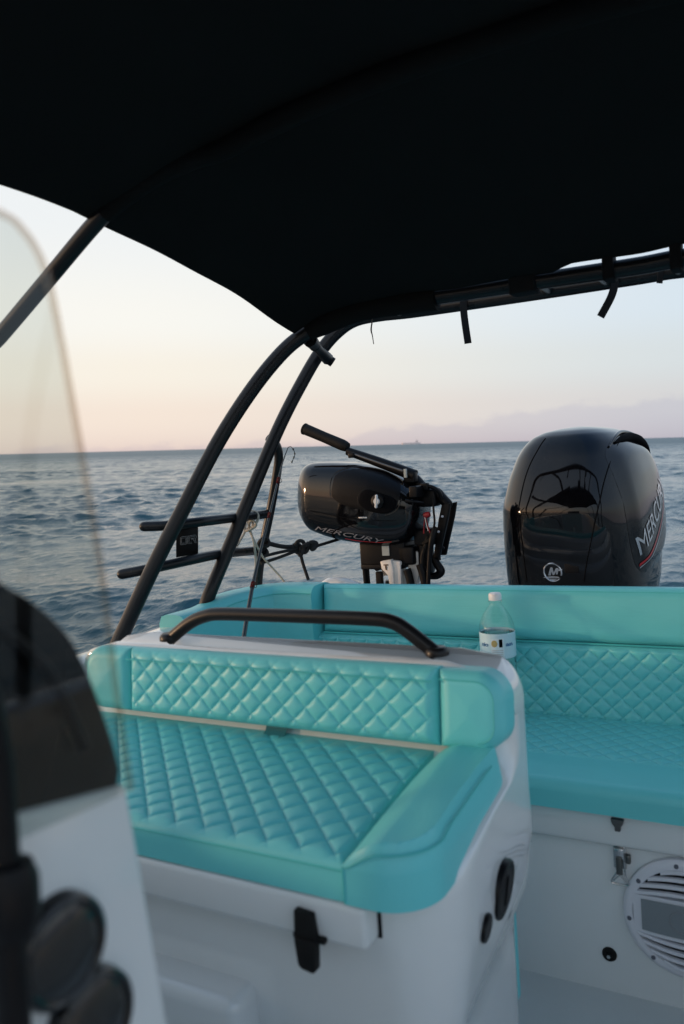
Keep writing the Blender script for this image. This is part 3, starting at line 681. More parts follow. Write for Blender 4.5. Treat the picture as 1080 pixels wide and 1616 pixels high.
# ================================================================== BIG OUTBOARD
big = thing('outboard_motor', 'large glossy black outboard motor with rounded cowl behind the bench', 'outboard motor', (-.567, 2.6, -1.3))
XC = -.571
wT = [(-.70, .17), (-.52, .205), (-.42, .226), (-.33, .229), (-.22, .227), (-.15, .221), (-.07, .206), (0, .182), (.035, .160), (.058, .132), (.072, .100), (.081, .06), (.085, .02)]
yfT = [(-.70, 2.50), (-.52, 2.44), (-.40, 2.42), (-.30, 2.408), (-.165, 2.400), (-.13, 2.413), (-.06, 2.444), (0, 2.476), (.035, 2.502), (.058, 2.53), (.072, 2.565), (.081, 2.62), (.085, 2.67)]
ybT = [(-.70, 2.88), (-.5, 2.96), (-.3, 3.02), (-.15, 3.03), (0, 2.99), (.035, 2.96), (.058, 2.92), (.072, 2.87), (.081, 2.80), (.085, 2.73)]
zs = list(np.linspace(-.70, -.45, 6)) + list(np.linspace(-.42, -.05, 26)) + list(np.linspace(-.035, .05, 16)) + [.056, .061, .066, .070, .0735, .0765, .079, .081, .0825, .0837, .0845, .085]
def sinterp(T, z):
    z = min(max(z, T[0][0]), T[-1][0]); acc = 0; wsum = 0
    for d in (-.012, -.007, -.003, 0, .003, .007, .012):
        acc += interp(T, min(z + d * (1 if z < .05 else .15), T[-1][0])); wsum += 1
    return acc / wsum
rings = []; NR = 120
for z in zs:
    w, y0, y1 = sinterp(wT, z), sinterp(yfT, z), sinterp(ybT, z); cy = (y0 + y1) / 2; h = (y1 - y0) / 2; rg = []
    for k in range(NR):
        a = 2 * math.pi * k / NR; e = 2 / 3.1; c, s = math.cos(a), math.sin(a)
        x = w * math.copysign(abs(c) ** e, c); yy = h * math.copysign(abs(s) ** (2 / 2.7), s)
        px_, py_ = .955 * x * (1 - .05 * (yy / h)), cy + yy - 2.7; ct, st = math.cos(math.radians(-9.5)), math.sin(math.radians(-9.5))
        rg.append(Vector((XC + .000 + px_ * ct - py_ * st, 2.7 + px_ * st + py_ * ct, z)))
    rings.append(rg)
m = MB(); m.loft(rings, True, True); cowl = m.build('cowl', GLOSS, big, ang=70)
bv = bvh_of(cowl)
fdir = Vector((0, 1, 0)); 
def onfrontpx(px, py, off=0.0):
    d = Vector(ray(px, py)).normalized(); h = bv.ray_cast(Vector((0, 0, 0)), d); return (h[0] - d * off) if h[0] is not None else None
# panel seams
for ln in ([(861, 692), (848, 712), (836, 735), (827, 762), (821, 790), (819, 803), (821, 830), (826, 870), (832, 918)], [(984, 685), (974, 703), (964, 727), (955, 755), (948, 785), (941, 815), (933, 855), (926, 890), (922, 918)]):
    pts = [onfrontpx(px, py, .0) for px, py in ln]; pts = [p for p in pts if p is not None]
    pts, _ = catmull(pts, 1, 6); pts = [p for p in pts]
    m = MB(); m.tube([p + (bv.find_nearest(p)[0] - p) for p in pts], .0020, 8, 0); m.build('panel_seam', DARK, cowl)
# side panel on the port flank with the air scoop above it
def side(y, z, off=0.0): return cast(bv, (XC + .05, y, z), (-1, 0, 0), off)
outl = smooth_poly([Vector((2.50, -.02, 0)), Vector((2.58, .022, 0)), Vector((2.72, .030, 0)), Vector((2.84, .005, 0)), Vector((2.90, -.08, 0)), Vector((2.90, -.22, 0)), Vector((2.82, -.33, 0)), Vector((2.66, -.38, 0)), Vector((2.53, -.36, 0)), Vector((2.49, -.2, 0))], 6)
cc = sum(outl, Vector()) / len(outl); rg = []
for k in range(15):
    t = k / 14; row = []
    for p in outl:
        q = p.lerp(cc, t * .98); h = cast(bv, (XC + .05, q.x, q.y), (-1, 0, 0)); row.append(h + Vector((.001 + .013 * sm(0, .22, t), 0, 0)))
    rg.append(row)
m = MB(); m.loft(rg, False, True); sp = m.build('side_panel', GLOSS2, big, ang=70); bsp = bvh_of(sp)
m = MB(); pts = [side(y, z) + Vector((.004, 0, 0)) for y, z in ((2.57, .024), (2.64, .036), (2.72, .040), (2.80, .028), (2.86, .004), (2.885, -.03))]
m.tube(pts, [.004, .011, .015, .015, .011, .005], 12, 8); m.build('air_scoop', DARK, big)
m = MB(); pts = [side(y, z) + Vector((.005, 0, 0)) for y, z in ((2.53, .012), (2.60, .042), (2.68, .055), (2.76, .052), (2.84, .034), (2.89, 0))]
m.tube(pts, [.003, .006, .008, .008, .007, .003], 12, 8); m.build('scoop_lip', GLOSS, big)
U = Vector((0, 1, .62)).normalized(); V = Vector((0, -.35, 1)).normalized()
place_text('MERCURY', Vector((0, 2.535, -.325)), U, V, .1, 'lettering', SILVER, sp, bsp, (-1, 0, 0), .0022, shear=.0, width=.36, height=.060)
def sidestripe(a, b, w0, w1, mt, nm):
    m = MB(); L = []; L2 = []
    for k in range(30):
        t = k / 29; y = lerp(a[0], b[0], t); z = lerp(a[1], b[1], t) - .03 * math.sin(math.pi * t); w = lerp(w0, w1, t)
        p1, p2 = bsp.ray_cast(Vector((.3, y, z)), Vector((-1, 0, 0))), bsp.ray_cast(Vector((.3, y, z - w)), Vector((-1, 0, 0)))
        if p1[0] is None or p2[0] is None: continue
        L.append(p1[0] + Vector((.002, 0, 0))); L2.append(p2[0] + Vector((.002, 0, 0)))
    m.loft([L, L2], False, False, False); m.build(nm, mt, sp)
sidestripe((2.50, -.365), (2.86, -.115), .010, .005, RED, 'red_stripe'); sidestripe((2.53, -.365), (2.86, -.135), .004, .002, GREYLET, 'pinstripe')
# emblem on the front: ring with a winged letter
ec = onfrontpx(873, 903); n0 = bv.find_nearest(ec)[1]; n0 = n0 if n0.y < 0 else -n0
U = Vector((1, 0, 0)); U = (U - n0 * U.dot(n0)).normalized(); V = n0.cross(U); V = V if V.z > 0 else -V; r = .028
m = MB(); m.tube([ec + n0 * .002 + (U * math.cos(a) + V * math.sin(a)) * r for a in np.linspace(-.30, 2 * math.pi - .75, 40)], .0028, 8, 0); em = m.build('emblem_ring', SILVER, cowl)
m = MB()
def flat_poly(pts, th=.002): m.prism([ec + n0 * .001 + U * x * r + V * y * r for x, y in pts], n0 * th, 0)
flat_poly([(-.55, -.35), (-.22, .55), (.02, .55), (.12, .0), (.42, .5), (.72, .5), (.55, -.2), (.35, -.2), (.42, .12), (.12, -.3), (-.02, -.3), (-.12, .1), (-.25, -.35)])
flat_poly([(.5, .38), (1.15, .42), (1.05, .22), (.6, .18)]); flat_poly([(-1.2, -.62), (-.2, -.42), (.6, -.45), (.75, -.6), (.1, -.62), (-.5, -.72)]); flat_poly([(-.6, -.82), (.1, -.7), (.5, -.72), (0, -.9)])
m.build('emblem', SILVER, cowl, smooth=False)
c = onfrontpx(902, 897); m = MB(); m.rbox(c + Vector((-.02, -.0012, -.014)), c + Vector((.022, .01, .014)), .0008); m.build('front_vent', SATIN, cowl)
# midsection, bracket and lower unit (below the coaming)
m = MB(); m.rbox((XC - .12, 2.5, -1.05), (XC + .12, 2.85, -.66), .04, 4); m.build('midsection', SATIN, big)
m = MB(); m.rbox((XC - .13, 2.17, -.80), (XC + .13, 2.52, -.55), .02, 3); m.build('mount_bracket', SATIN, big)
m = MB(); m.loft([[Vector((XC + .05 * math.cos(a), 2.68 + .15 * math.sin(a), z)) for a in np.linspace(0, 2 * math.pi, 24)[:-1]] for z in (-1.0, -1.3, -1.7)]); m.lathe([(0, -.25), (.05, -.2), (.065, 0), (.06, .15), (.02, .22)], (XC, 2.7, -1.72), (0, 1, 0), 24); m.build('lower_unit', SATIN, big)
m = MB()
for k in range(3):
    a = 2 * math.pi * k / 3; d1 = Vector((math.cos(a), 0, math.sin(a))); d2 = Vector((-math.sin(a), .5, math.cos(a))).normalized(); o = Vector((XC, 2.96, -1.72))
    m.prism([o + d1 * .02 - d2 * .02, o + d1 * .09 - d2 * .06, o + d1 * .15 - d2 * .02, o + d1 * .14 + d2 * .05, o + d1 * .03 + d2 * .03], Vector((0, .006, 0)), .001)
m.build('propeller', SATIN, big)

# ================================================================== SMALL OUTBOARD
YS = 2.38
small = thing('auxiliary_motor', 'small black tilted outboard motor with tiller handle folded over its cowl', 'outboard motor', tuple(at(615, 915, YS)))
topo = [(472.5, 792), (474, 770), (478, 750), (482.5, 738), (489, 731.5), (500, 729), (520, 728.5), (545, 729), (570, 731), (595, 737), (620, 745), (640, 754), (655, 763), (664, 773), (668.5, 783), (670, 795)]
boto = [(472.5, 794), (473.5, 804), (477, 812), (482, 820), (490, 828), (500, 836), (520, 844), (545, 851), (570, 855), (595, 857.5), (620, 859), (638, 858.5), (650, 854), (659, 846), (665, 834), (669, 815)]
tx = [p[0] for p in topo]; bx = [p[0] for p in boto]
stations = [473, 474.2, 476, 479, 483, 488, 494, 502, 512, 524, 538, 554, 570, 586, 602, 618, 632, 643, 651, 657, 661.5, 665, 667.3, 668.8, 669.6]
rings = []
for s in stations:
    yt, yb = float(np.interp(s, tx, [p[1] for p in topo])), float(np.interp(s, bx, [p[1] for p in boto]))
    s = 669 - (669 - s) * .965; pt, pb = at(s, yt, YS), at(s, yb, YS); c = (pt + pb) / 2; h = (pt - pb).length / 2
    u = (s - 480) / 190; wy = .125 * min(1, (max(u, 0) * 6 + .1)) ** .5 * (1 - .25 * sm(.6, 1, u)) * (min(1, (1 - u) * 14 + .35)) ** .5
    rg = []
    for k in range(48):
        a = 2 * math.pi * k / 48; cc, ss = math.cos(a), math.sin(a)
        rg.append(c + (pt - pb).normalized() * h * math.copysign(abs(ss) ** (2 / 3.0), ss) + Vector((0, 1, 0)) * wy * math.copysign(abs(cc) ** (2 / 3.3), cc))
    rings.append(rg)
m = MB(); m.loft(rings, True, True); sc = m.build('cowl', GLOSS2, small, ang=75); bs = bvh_of(sc)
def onS(px, py, off=0.0):
    d = Vector(ray(px, py)).normalized(); h = bs.ray_cast(Vector((0, 0, 0)), d); return (h[0] - d * off) if h[0] is not None else at(px, py, YS - .1)
def spatch(pts, off, n=8, k=6):
    pl = smooth_poly([Vector((x, y, 0)) for x, y in pts], k); c = sum(pl, Vector()) / len(pl); rg = []
    for q in range(n + 1): rg.append([onS(*(p.lerp(c, q / n * .98).xy), off if q else -.001) for p in pl])
    m = MB(); m.loft(rg, False, True); return m
def sline(pts, r, mt, nm, k=6, closed=False, off=0):
    q = [onS(x, y, off) for x, y in pts]
    if closed: q.append(q[0])
    m = MB(); m.tube(q, r, 8, k); return m.build(nm, mt, sc)
rec = spatch([(530, 746), (560, 737), (600, 741), (632, 756), (637, 768), (632, 790), (625, 806), (608, 813), (580, 808), (545, 800), (522, 785), (522, 765)], .0015).build('recess_panel', SATIN, sc)
sline([(522, 785), (521, 765), (530, 746), (560, 737), (600, 741), (632, 756), (637.5, 768), (633, 790), (625, 806), (608, 814)], .0022, GLOSS2, 'recess_rim')
spatch([(565, 789), (570, 776), (582, 772), (605, 779), (622, 785), (628, 792), (622, 806), (605, 811), (580, 806), (568, 799)], .004).build('cap_recess', DARK, sc)
sline([(566, 796), (565, 786), (571, 776), (583, 772), (605, 779), (622, 785)], .0022, SATIN, 'cap_recess_rim')
c = onS(596, 791, .006); capd = MB().lathe([(0, -.006), (.017, -.006), (.022, -.003), (.022, .01)], c, (0, 1, 0), 28).build('filler_cap', SATIN, sc)
m = MB(); m.lathe([(0, -.012), (.009, -.012), (.0105, -.008), (.011, -.003)], c, (0, 1, 0), 24)
up = Vector((.12, 0, 1)).normalized(); m.tube([c + Vector((0, -.009, 0)) + up * .017, c + Vector((0, -.009, 0)), c + Vector((0, -.009, 0)) - up * .017], .0048, 10, 0, round_end=True); m.build('cap_key', WHITEP, capd)
sline([(473, 800), (490, 806), (510, 810), (540, 816), (575, 820), (615, 822), (650, 820), (667, 812)], .0012, DARK, 'cowl_split')
sline([(478, 760), (490, 752), (500, 750)], .001, DARK, 'cowl_crease')
for px in (498, 507): pass
O = at(497, 827.5, YS); e = at(608, 853, YS)
d0 = Vector(ray(550, 840)).normalized()
# lettering follows the lower edge of the cowl
U = (at(607, 846.5, YS - .12) - at(496, 824.5, YS - .12)); Wd = U.length; U.normalize(); V = Vector((0.05, 0, 1)); V = (V - U * V.dot(U)).normalized()
tm = place_text('MERCURY', at(496, 836.5, YS - .12), U, V, .05, 'lettering', mat('worn grey lettering', (.26, .26, .28), .4), sc, bs, d0, .0018, shear=.35, width=Wd, height=.0145)
sline([(545, 850), (570, 854), (600, 856), (618, 855)], .0010, RED, 'red_stripe', off=.0005)
c = onS(573, 817); MB().rbox(c + Vector((-.014, -.004, -.003)), c + Vector((.016, .004, .003)), .0015).build('cowl_latch', STEEL, sc)
m = MB(); m.rbox(at(652, 782, YS - .09) + Vector((-.008, -.012, -.006)), at(662, 768, YS - .05) + Vector((.012, .01, .004)), .003); m.build('pull_handle', SATIN, sc)
m = MB(); m.tube([at(640, 790, YS - .105), at(655, 792, YS - .10), at(667, 794, YS - .07)], .005, 10, 4); m.build('starter_grip', SATIN, sc)
# tiller handle folded back across the top
Yt = YS - .03
tl = MB(); tl.tube([at(549, 712, Yt), at(600, 730, Yt), at(640, 745, Yt), at(655, 751, Yt)], [.014, .017, .019, .020], 14, 4)
tl.rbox(at(648, 748, Yt) + Vector((-.02, -.016, -.03)), at(657, 745, Yt) + Vector((.0, .016, .004)), .006)
tl = tl.build('tiller', SATIN, small)
m = MB(); m.tube([at(480.5, 677, Yt), at(486, 679, Yt), at(512, 690, Yt), at(540, 702, Yt), at(549, 706, Yt)], [.0185, .0195, .0185, .0195, .0155], 16, 5)
m.lathe([(.018, -.004), (.0205, -.002), (.0205, .003), (.016, .006)], at(481, 677, Yt), tuple(at(549, 706, Yt) - at(481, 677, Yt)), 16); m.build('grip', RUBBER, tl)
m = MB(); m.rbox(at(555, 717, Yt - .018) + Vector((-.012, -.006, -.012)), at(555, 717, Yt - .018) + Vector((.012, .006, .006)), .004); m.build('throttle_stop', SATIN, tl)
m = MB(); m.tube([at(560, 717, Yt - .017), at(600, 731, Yt - .02), at(636, 743, Yt - .021)], .0032, 8, 3); m.build('tiller_groove', mat('worn grey edge', (.11, .12, .13), .4), tl)
m = MB(); m.rbox(at(640, 747, Yt - .022) + Vector((-.005, -.002, -.014)), at(640, 747, Yt - .022) + Vector((.005, .004, .014)), .001); m.build('label_sticker', PAPER, tl)
# steering arm, clamp bracket and cables on the right
m = MB()
m.tube([at(655, 757, YS), at(672, 772, YS), at(690, 778, YS), at(700, 790, YS)], [.020, .016, .018, .016], 12, 5)
m.tube([at(668, 768, YS - .03), at(680, 768, YS - .04), at(692, 775, YS - .03), at(697, 787, YS - .02)], .0065, 10, 5)
m.rbox(at(666, 790, YS) + Vector((0, -.03, -.02)), at(692, 775, YS) + Vector((0, .03, .01)), .010)
m.tube([at(694, 782, YS), at(706, 795, YS)], .017, 12, 0, round_end=True)
m.rbox(at(667, 770, YS - .04) + Vector((-.006, -.01, -.008)), at(673, 765, YS - .04) + Vector((.008, .01, .006)), .004)
brk = m.build('steering_arm', SATIN, small)
m = MB()
pl_ = [at(697, 797, YS - .02), at(710, 794, YS - .02), at(707, 815, YS - .02), at(702, 838, YS - .02), at(697, 860, YS - .02), at(693, 880, YS - .02), at(684, 880, YS - .02), at(688, 850, YS - .02), at(692, 820, YS - .02)]
m.prism(pl_, (0, .016, 0), .002); m.prism([p + Vector((0, .06, 0)) for p in pl_], (0, .012, 0), .002); m.build('clamp_plate', SATIN, small)
for px, py in ((698.5, 815), (692.5, 839)): MB().lathe([(0, -.003), (.0035, -.003), (.004, .0)], at(px, py, YS - .021), (0, 1, 0), 12).build('plate_hole', PALEW, small)
m = MB(); m.tube([at(684, 788, YS - .05), at(684.5, 805, YS - .055), at(686, 825, YS - .055), at(682, 845, YS - .05)], .0035, 8, 6); m.tube([at(690, 832, YS - .05), at(680, 850, YS - .06), at(668, 858, YS - .05)], .006, 8, 5)
m.tube([at(676, 845, YS - .04), at(672, 862, YS - .05), at(667, 880, YS - .05), at(668, 900, YS - .05), at(670, 925, YS - .05)], .008, 8, 5); m.build('cable', RUBBER, small)
m = MB(); m.tube([at(686, 835, YS - .05), at(682, 850, YS - .06), at(679, 872, YS - .06), at(677, 900, YS - .06), at(676, 925, YS - .06)], [.011, .010, .008, .007, .007], 10, 5)
m.tube([at(683, 876, YS), at(690, 890, YS), at(696, 901, YS), at(690, 908, YS), at(676, 910, YS)], [.010, .013, .014, .013, .009], 10, 5)
m.rbox(at(660, 850, YS) + Vector((0, -.04, -.02)), at(690, 842, YS) + Vector((0, .03, .02)), .010)
m.rbox(at(664, 878, YS) + Vector((0, -.03, -.06)), at(680, 850, YS) + Vector((0, .03, .0)), .012)
m.tube([at(663, 890, YS - .05), at(668, 905, YS - .05), at(672, 925, YS - .05)], .014, 10, 4)
m.tube([at(690, 862, YS), at(699, 865, YS)], .006, 10, 0, round_end=True); m.tube([at(692, 876, YS), at(693, 884, YS)], .007, 10, 0)
m.build('clamp_bracket', SATIN, small)
m = MB(); m.lathe([(0, -.012), (.008, -.010), (.010, 0), (.008, .010), (0, .012)], at(674, 812.5, YS - .06), (1, 0, .2), 14); m.tube([at(671, 816, YS - .06), at(669.5, 828, YS - .06), at(669, 842, YS - .06)], .0022, 6, 4)
m.tube([at(672, 816, YS - .06), at(675, 828, YS - .06), at(679, 841, YS - .06)], .0022, 6, 4); m.build('kill_switch_cord', mat('red cord', (.26, .010, .014), .45), small)
m = MB(); m.tube([at(670.5, 816, YS - .065), at(673.5, 829, YS - .065), at(676, 838, YS - .065)], .0012, 6, 4); m.build('switch_clip', STEEL, small)
# midsection under the cowl
m = MB(); m.rbox(at(580, 893, YS) + Vector((0, -.05, 0)), at(648, 858, YS) + Vector((0, .06, .02)), .006); m.rbox(at(582, 893, YS) + Vector((0, -.058, -.004)), at(645, 887, YS) + Vector((0, .05, 0)), .003)
m.prism([at(583, 892, YS - .03), at(602, 893, YS - .03), at(598, 900, YS - .03), at(594, 902, YS - .03)], (0, .06, 0), .002); m.rbox(at(628, 887, YS - .05) + Vector((0, 0, -.01)), at(652, 862, YS - .05) + Vector((0, .07, 0)), .008)
m.build('swivel_housing', SATIN, small)
m = MB(); m.rbox(at(603.5, 877, YS - .055), at(614.5, 861, YS - .0515), .0005, 1); m.build('rating_sticker', PAPER, small)
m = MB(); m.prism([at(600, 886, YS - .07), at(617, 883, YS - .07), at(621, 900, YS - .07), at(622, 930, YS - .07), at(616, 930, YS - .07), at(612, 908, YS - .07), at(602, 898, YS - .07)], (0, .03, 0), .003)
m.prism([at(617, 884, YS - .062), at(632, 886, YS - .062), at(634, 930, YS - .062), at(621, 930, YS - .062)], (0, .05, 0), .005); m.prism([at(642, 882, YS - .03), at(653, 868, YS - .03), at(660, 872, YS - .03), at(661, 905, YS - .03), at(655, 930, YS - .03), at(648, 930, YS - .03)], (0, .03, 0), .003)
m.prism([at(602, 898, YS), at(613, 908, YS), at(604, 909, YS)], (0, .02, 0), .001); m.build('white_bracket', WHITEM, small)
m = MB(); m.rbox(at(605.5, 892.5, YS - .0725), at(613, 890.5, YS - .069), .0004, 1); m.rbox(at(608.2, 899.5, YS - .0725), at(610.5, 892.6, YS - .069), .0004, 1); m.build('bracket_mark', mat('brown mark', (.10, .05, .02), .6), small)
m = MB(); m.tube([at(573, 860, YS - .03), at(574, 885, YS - .03), at(578, 930, YS - .03)], .0065, 10, 4); m.build('hose', RUBBER, small); MB().tube([at(579, 860, YS - .02), at(580, 890, YS - .02), at(583, 930, YS - .02)], .0055, 10, 4).build('hose', RUBBER, small)
m = MB(); m.rbox(at(594, 916, YS - .03) + Vector((0, -.005, -.03)), at(603, 902, YS - .03) + Vector((0, .012, 0)), .004); m.build('mount_tab', RUBBER, small); m = MB(); m.tube([at(642, 898, YS - .05), at(646, 910, YS - .05), at(650, 930, YS - .05)], .013, 10, 4); m.build('hose', RUBBER, small)
p = at(625, 925, YS)
m = MB(); m.loft([[p + Vector((.035 * math.cos(a) - .10 * t, .025 * math.sin(a), .02 - .52 * t)) for a in np.linspace(0, 2 * math.pi, 17)[:-1]] for t in (0, .5, 1)]); q = p + Vector((-.11, 0, -.53))
m.lathe([(0, -.12), (.025, -.08), (.032, 0), (.028, .08), (.01, .12)], q, (1, 0, .2), 18); m.build('lower_leg', SATIN, small)
m = MB()
for k in range(3):
    a = 2 * math.pi * k / 3; d1 = Vector((0, math.cos(a), math.sin(a))); d2 = Vector((.5, -math.sin(a), math.cos(a))).normalized(); o = q + Vector((-.13, 0, -.02))
    m.prism([o + d1 * .01 - d2 * .01, o + d1 * .06 - d2 * .03, o + d1 * .085, o + d1 * .07 + d2 * .03, o + d1 * .015 + d2 * .015], Vector((.004, 0, 0)), .0008)
m.build('propeller', SATIN, small)

# ================================================================== BOTTLE
bz = -.642
bp = at(793, 1130, 1.875)
bc = Vector((bp.x, 1.872, bz))
bot = thing('water_bottle', 'clear plastic water bottle with white cap standing on the stern bench', 'bottle', tuple(bc))
Rb = .0435
S_ = (at(793, 937, 1.872).z - bz) / .318
prof = [(0, .004), (.02, .002), (.034, 0), (.041, .006), (Rb, .016)]
for k in range(9):
    z = .03 + k * .0125; prof += [(Rb, z), (Rb - .0018, z + .006)]
prof += [(Rb, .146), (Rb - .001, .15), (Rb - .001, .222), (Rb, .226), (Rb - .0004, .232), (.0415, .242), (.0375, .254), (.0315, .267), (.0245, .278), (.0185, .286), (.0150, .291), (.0148, .297), (.0175, .298), (.0175, .301), (.0145, .302), (.0145, .306)]
MB().lathe([(r, z * S_) for r, z in prof], bc, (0, 0, 1), 48, False).build('bottle_body', PET, bot, ang=60)
wp = [(max(r - .0015, 0), z * S_ + .001) for r, z in prof if z < .218] + [(Rb - .002, .220 * S_), (0, .220 * S_)]
MB().lathe(wp, bc, (0, 0, 1), 48).build('water', WATERIN, bot)
cp = MB().lathe([(.0, .320), (.0125, .320), (.0148, .3185), (.0156, .315), (.0158, .303), (.0152, .3025)], bc + Vector((0, 0, .318 * (S_ - 1))), (0, 0, 1), 36).build('cap', CAPW, bot)
lab = MB().lathe([(Rb - .0006, .162 * S_), (Rb + .0003, .163 * S_), (Rb + .0003, .2235 * S_), (Rb - .0006, .2245 * S_)], bc, (0, 0, 1), 48, False).build('label', LABELM, bot)
vd = math.atan2(-bc.y, -bc.x)      # the side of the bottle that faces the camera
def lab_pt(s, z, off): a = vd + s / Rb; return bc + Vector(((Rb + off) * math.cos(a), (Rb + off) * math.sin(a), z * S_))
def lab_patch(poly, off, name, mt):
    n = 10; rg = []; cx = sum(p[0] for p in poly) / len(poly); cy = sum(p[1] for p in poly) / len(poly)
    for k in range(n + 1): rg.append([lab_pt(lerp(x, cx, k / n * .99), lerp(y, cy, k / n * .99), off) for x, y in poly])
    m = MB(); m.loft(rg, False, True); m.build(name, mt, lab)
def rect(x0, x1, y0, y1): return [(x0, y0), ((x0 + x1) / 2, y0), (x1, y0), (x1, (y0 + y1) / 2), (x1, y1), ((x0 + x1) / 2, y1), (x0, y1), (x0, (y0 + y1) / 2)]
lab_patch(rect(-.016, .015, .165, .2135), .0008, 'label_panel', LABELW)
lab_patch([(-.008 + .0072 * math.cos(a), .201 + .0085 * math.sin(a)) for a in np.linspace(0, 2 * math.pi, 20)[:-1]], .0012, 'gold_medal', GOLD)
lab_patch(rect(.003, .011, .192, .2115), .0012, 'badge', DARK)
for k in range(4): lab_patch(rect(-.013, .012, .1695 + k * .0045, .171 + k * .0045), .0011, 'label_print', GREYLET)
for body, s0, wd in (('nio', -.043, .020), ('an', .019, .020)):
    me = text_mesh(body, .014, bold=.0004); xs = [v.co.x for v in me.vertices]; f = wd / (max(xs) - min(xs)); m = MB()
    bm = bmesh.new(); bm.from_mesh(me); bmesh.ops.triangulate(bm, faces=bm.faces); bm.verts.index_update()
    m.add([lab_pt(s0 + (v.co.x - min(xs)) * f, .1935 + v.co.y, .0012) for v in bm.verts], [[v.index for v in q.verts] for q in bm.faces]); bm.free(); m.build('label_text', LABELD, lab, smooth=False)

# ================================================================== CONSOLE WITH WINDSHIELD
con = thing('console', 'white steering console with black dash hood and clear acrylic windshield', 'console', (-.75, .1, FLOOR))
XP = -.362
yz = lambda px, py, X=XP: (lambda p: (p.y, p.z))(atx(px, py, X))
m = MB(); pr = [(-.45, FLOOR), (-.45, -.30), (-.30, -.20), (-.10, -.165), (.27, -.170), (.359, -.187), (.377, -.35), (.390, -.50), (.40, FLOOR)]
m.prism([Vector((XP, y, z)) for y, z in pr], (-.80, 0, 0), .006, 3); m.build('console_body', GEL, con)
hood = [yz(-260, 800), yz(-140, 850), yz(-60, 895), yz(0, 938), yz(50, 968), yz(100, 1015), yz(130, 1068), yz(155, 1130), yz(175, 1190), yz(186, 1232)]
hp, _ = catmull([Vector((0, y, z)) for y, z in hood], 1, 5)
m = MB(); hp = [p + Vector((0, .007, .004)) for p in hp]; poly = [Vector((XP - .004, p.y, p.z)) for p in hp] + [Vector((XP - .004, hp[-1].y - .004, hp[-1].z - .012)), Vector((XP - .004, hp[0].y, -.20))]
m.prism(poly, (-.78, 0, 0), .008, 3); m.build('dash_hood', mat('dash hood', (.003, .003, .004), .16, spec=.06, rvar=.05), con)
m = MB(); pts = [Vector((XP + .0, p.y - .022 + .0, p.z - .014)) for p in hp[6:-9]]; m.tube(pts, .004, 10, 0); m.build('hood_trim', SATIN, con)
# windshield: side wing, front pane and rim
eg = [yz(-190, 300), yz(-90, 312), yz(0, 341), yz(30, 366), yz(52, 398), yz(66, 432), yz(76, 470), yz(91, 545), yz(105, 622), yz(128, 750), yz(150, 880), yz(164, 980), yz(176, 1080), yz(188, 1165), yz(200, 1243)]
ep, _ = catmull([Vector((XP + .006, y, z)) for y, z in eg], 1, 5)
base = [Vector((XP + .006, .20, -.178)), Vector((XP + .006, -.1, -.178)), Vector((XP + .006, -.30, -.19))]
front_top = [Vector((XP + .006, -.24, .10)), Vector((XP + .006, -.12, .165))]
m = MB(); m.prism(ep + base + front_top, (-.005, 0, 0), 0); ws = m.build('windshield', ACRYL, con, smooth=False)
m = MB(); m.prism([Vector((XP + .006, -.30, -.19)), Vector((XP + .006, -.24, .10)), Vector((-1.16, -.24, .10)), Vector((-1.16, -.30, -.19))], (0, -.005, 0), 0); m.build('front_pane', ACRYL, con, smooth=False)
m = MB(); m.tube([p + Vector((-.0025, 0, 0)) for p in ep], .0023, 8, 0); m.build('windshield_rim', clear('rim glint tint', (.93, .87, .83), .6, .15, .05), ws)  # warm tint puts the orange edge glint into the rim colour
# gauges on the port flank
for px, py, r in ((88, 1497, .031), (136, 1612, .031)):
    y, z = yz(px, py, XP); c = Vector((XP, y, z))
    g = MB().lathe([(r, -.004), (r, .004), (r * .95, .009), (r * .86, .0105), (r * .78, .009), (r * .74, .005)], c, (1, 0, -.0), 48, False).build('gauge', GLOSS2, con)
    MB().lathe([(0, .005), (r * .76, .005)], c, (1, 0, 0), 32, False).build('dial_face', mat('dial face with reflection tone', (.10, .12, .16), .25), g)  # blue-grey dial colour is lightened to stand in for the lens reflection
    MB().lathe([(0, .0115), (r * .4, .011), (r * .7, .0095), (r * .8, .008)], c, (1, 0, 0), 32, False).build('lens', LENS, g)
# black grab bar at the edge of the console
a, b_ = yz(-6, 1200, XP + .012), yz(24, 1640, XP + .012)
m = MB(); m.tube([Vector((XP + .012, a[0] - .004, a[1] + .04)), Vector((XP + .012, a[0], a[1])), Vector((XP + .012, b_[0], b_[1])), Vector((XP + .012, b_[0], b_[1] - .10))], .0085, 14, 0)
y, z = yz(20, 1415, XP + .014); m.lathe([(0, -.02), (.012, -.018), (.015, -.010), (.015, .010), (.012, .018), (0, .02)], (XP + .014, y - .002, z), (0, .05, 1), 20); m.build('grab_bar', SATIN, con)

# ------------------------------------------------------------------ tip the whole boat so that the sea lies level
for o in list(scn.objects):
    if o.parent is None: o.matrix_basis = LEVEL @ Matrix.Translation(o.location)

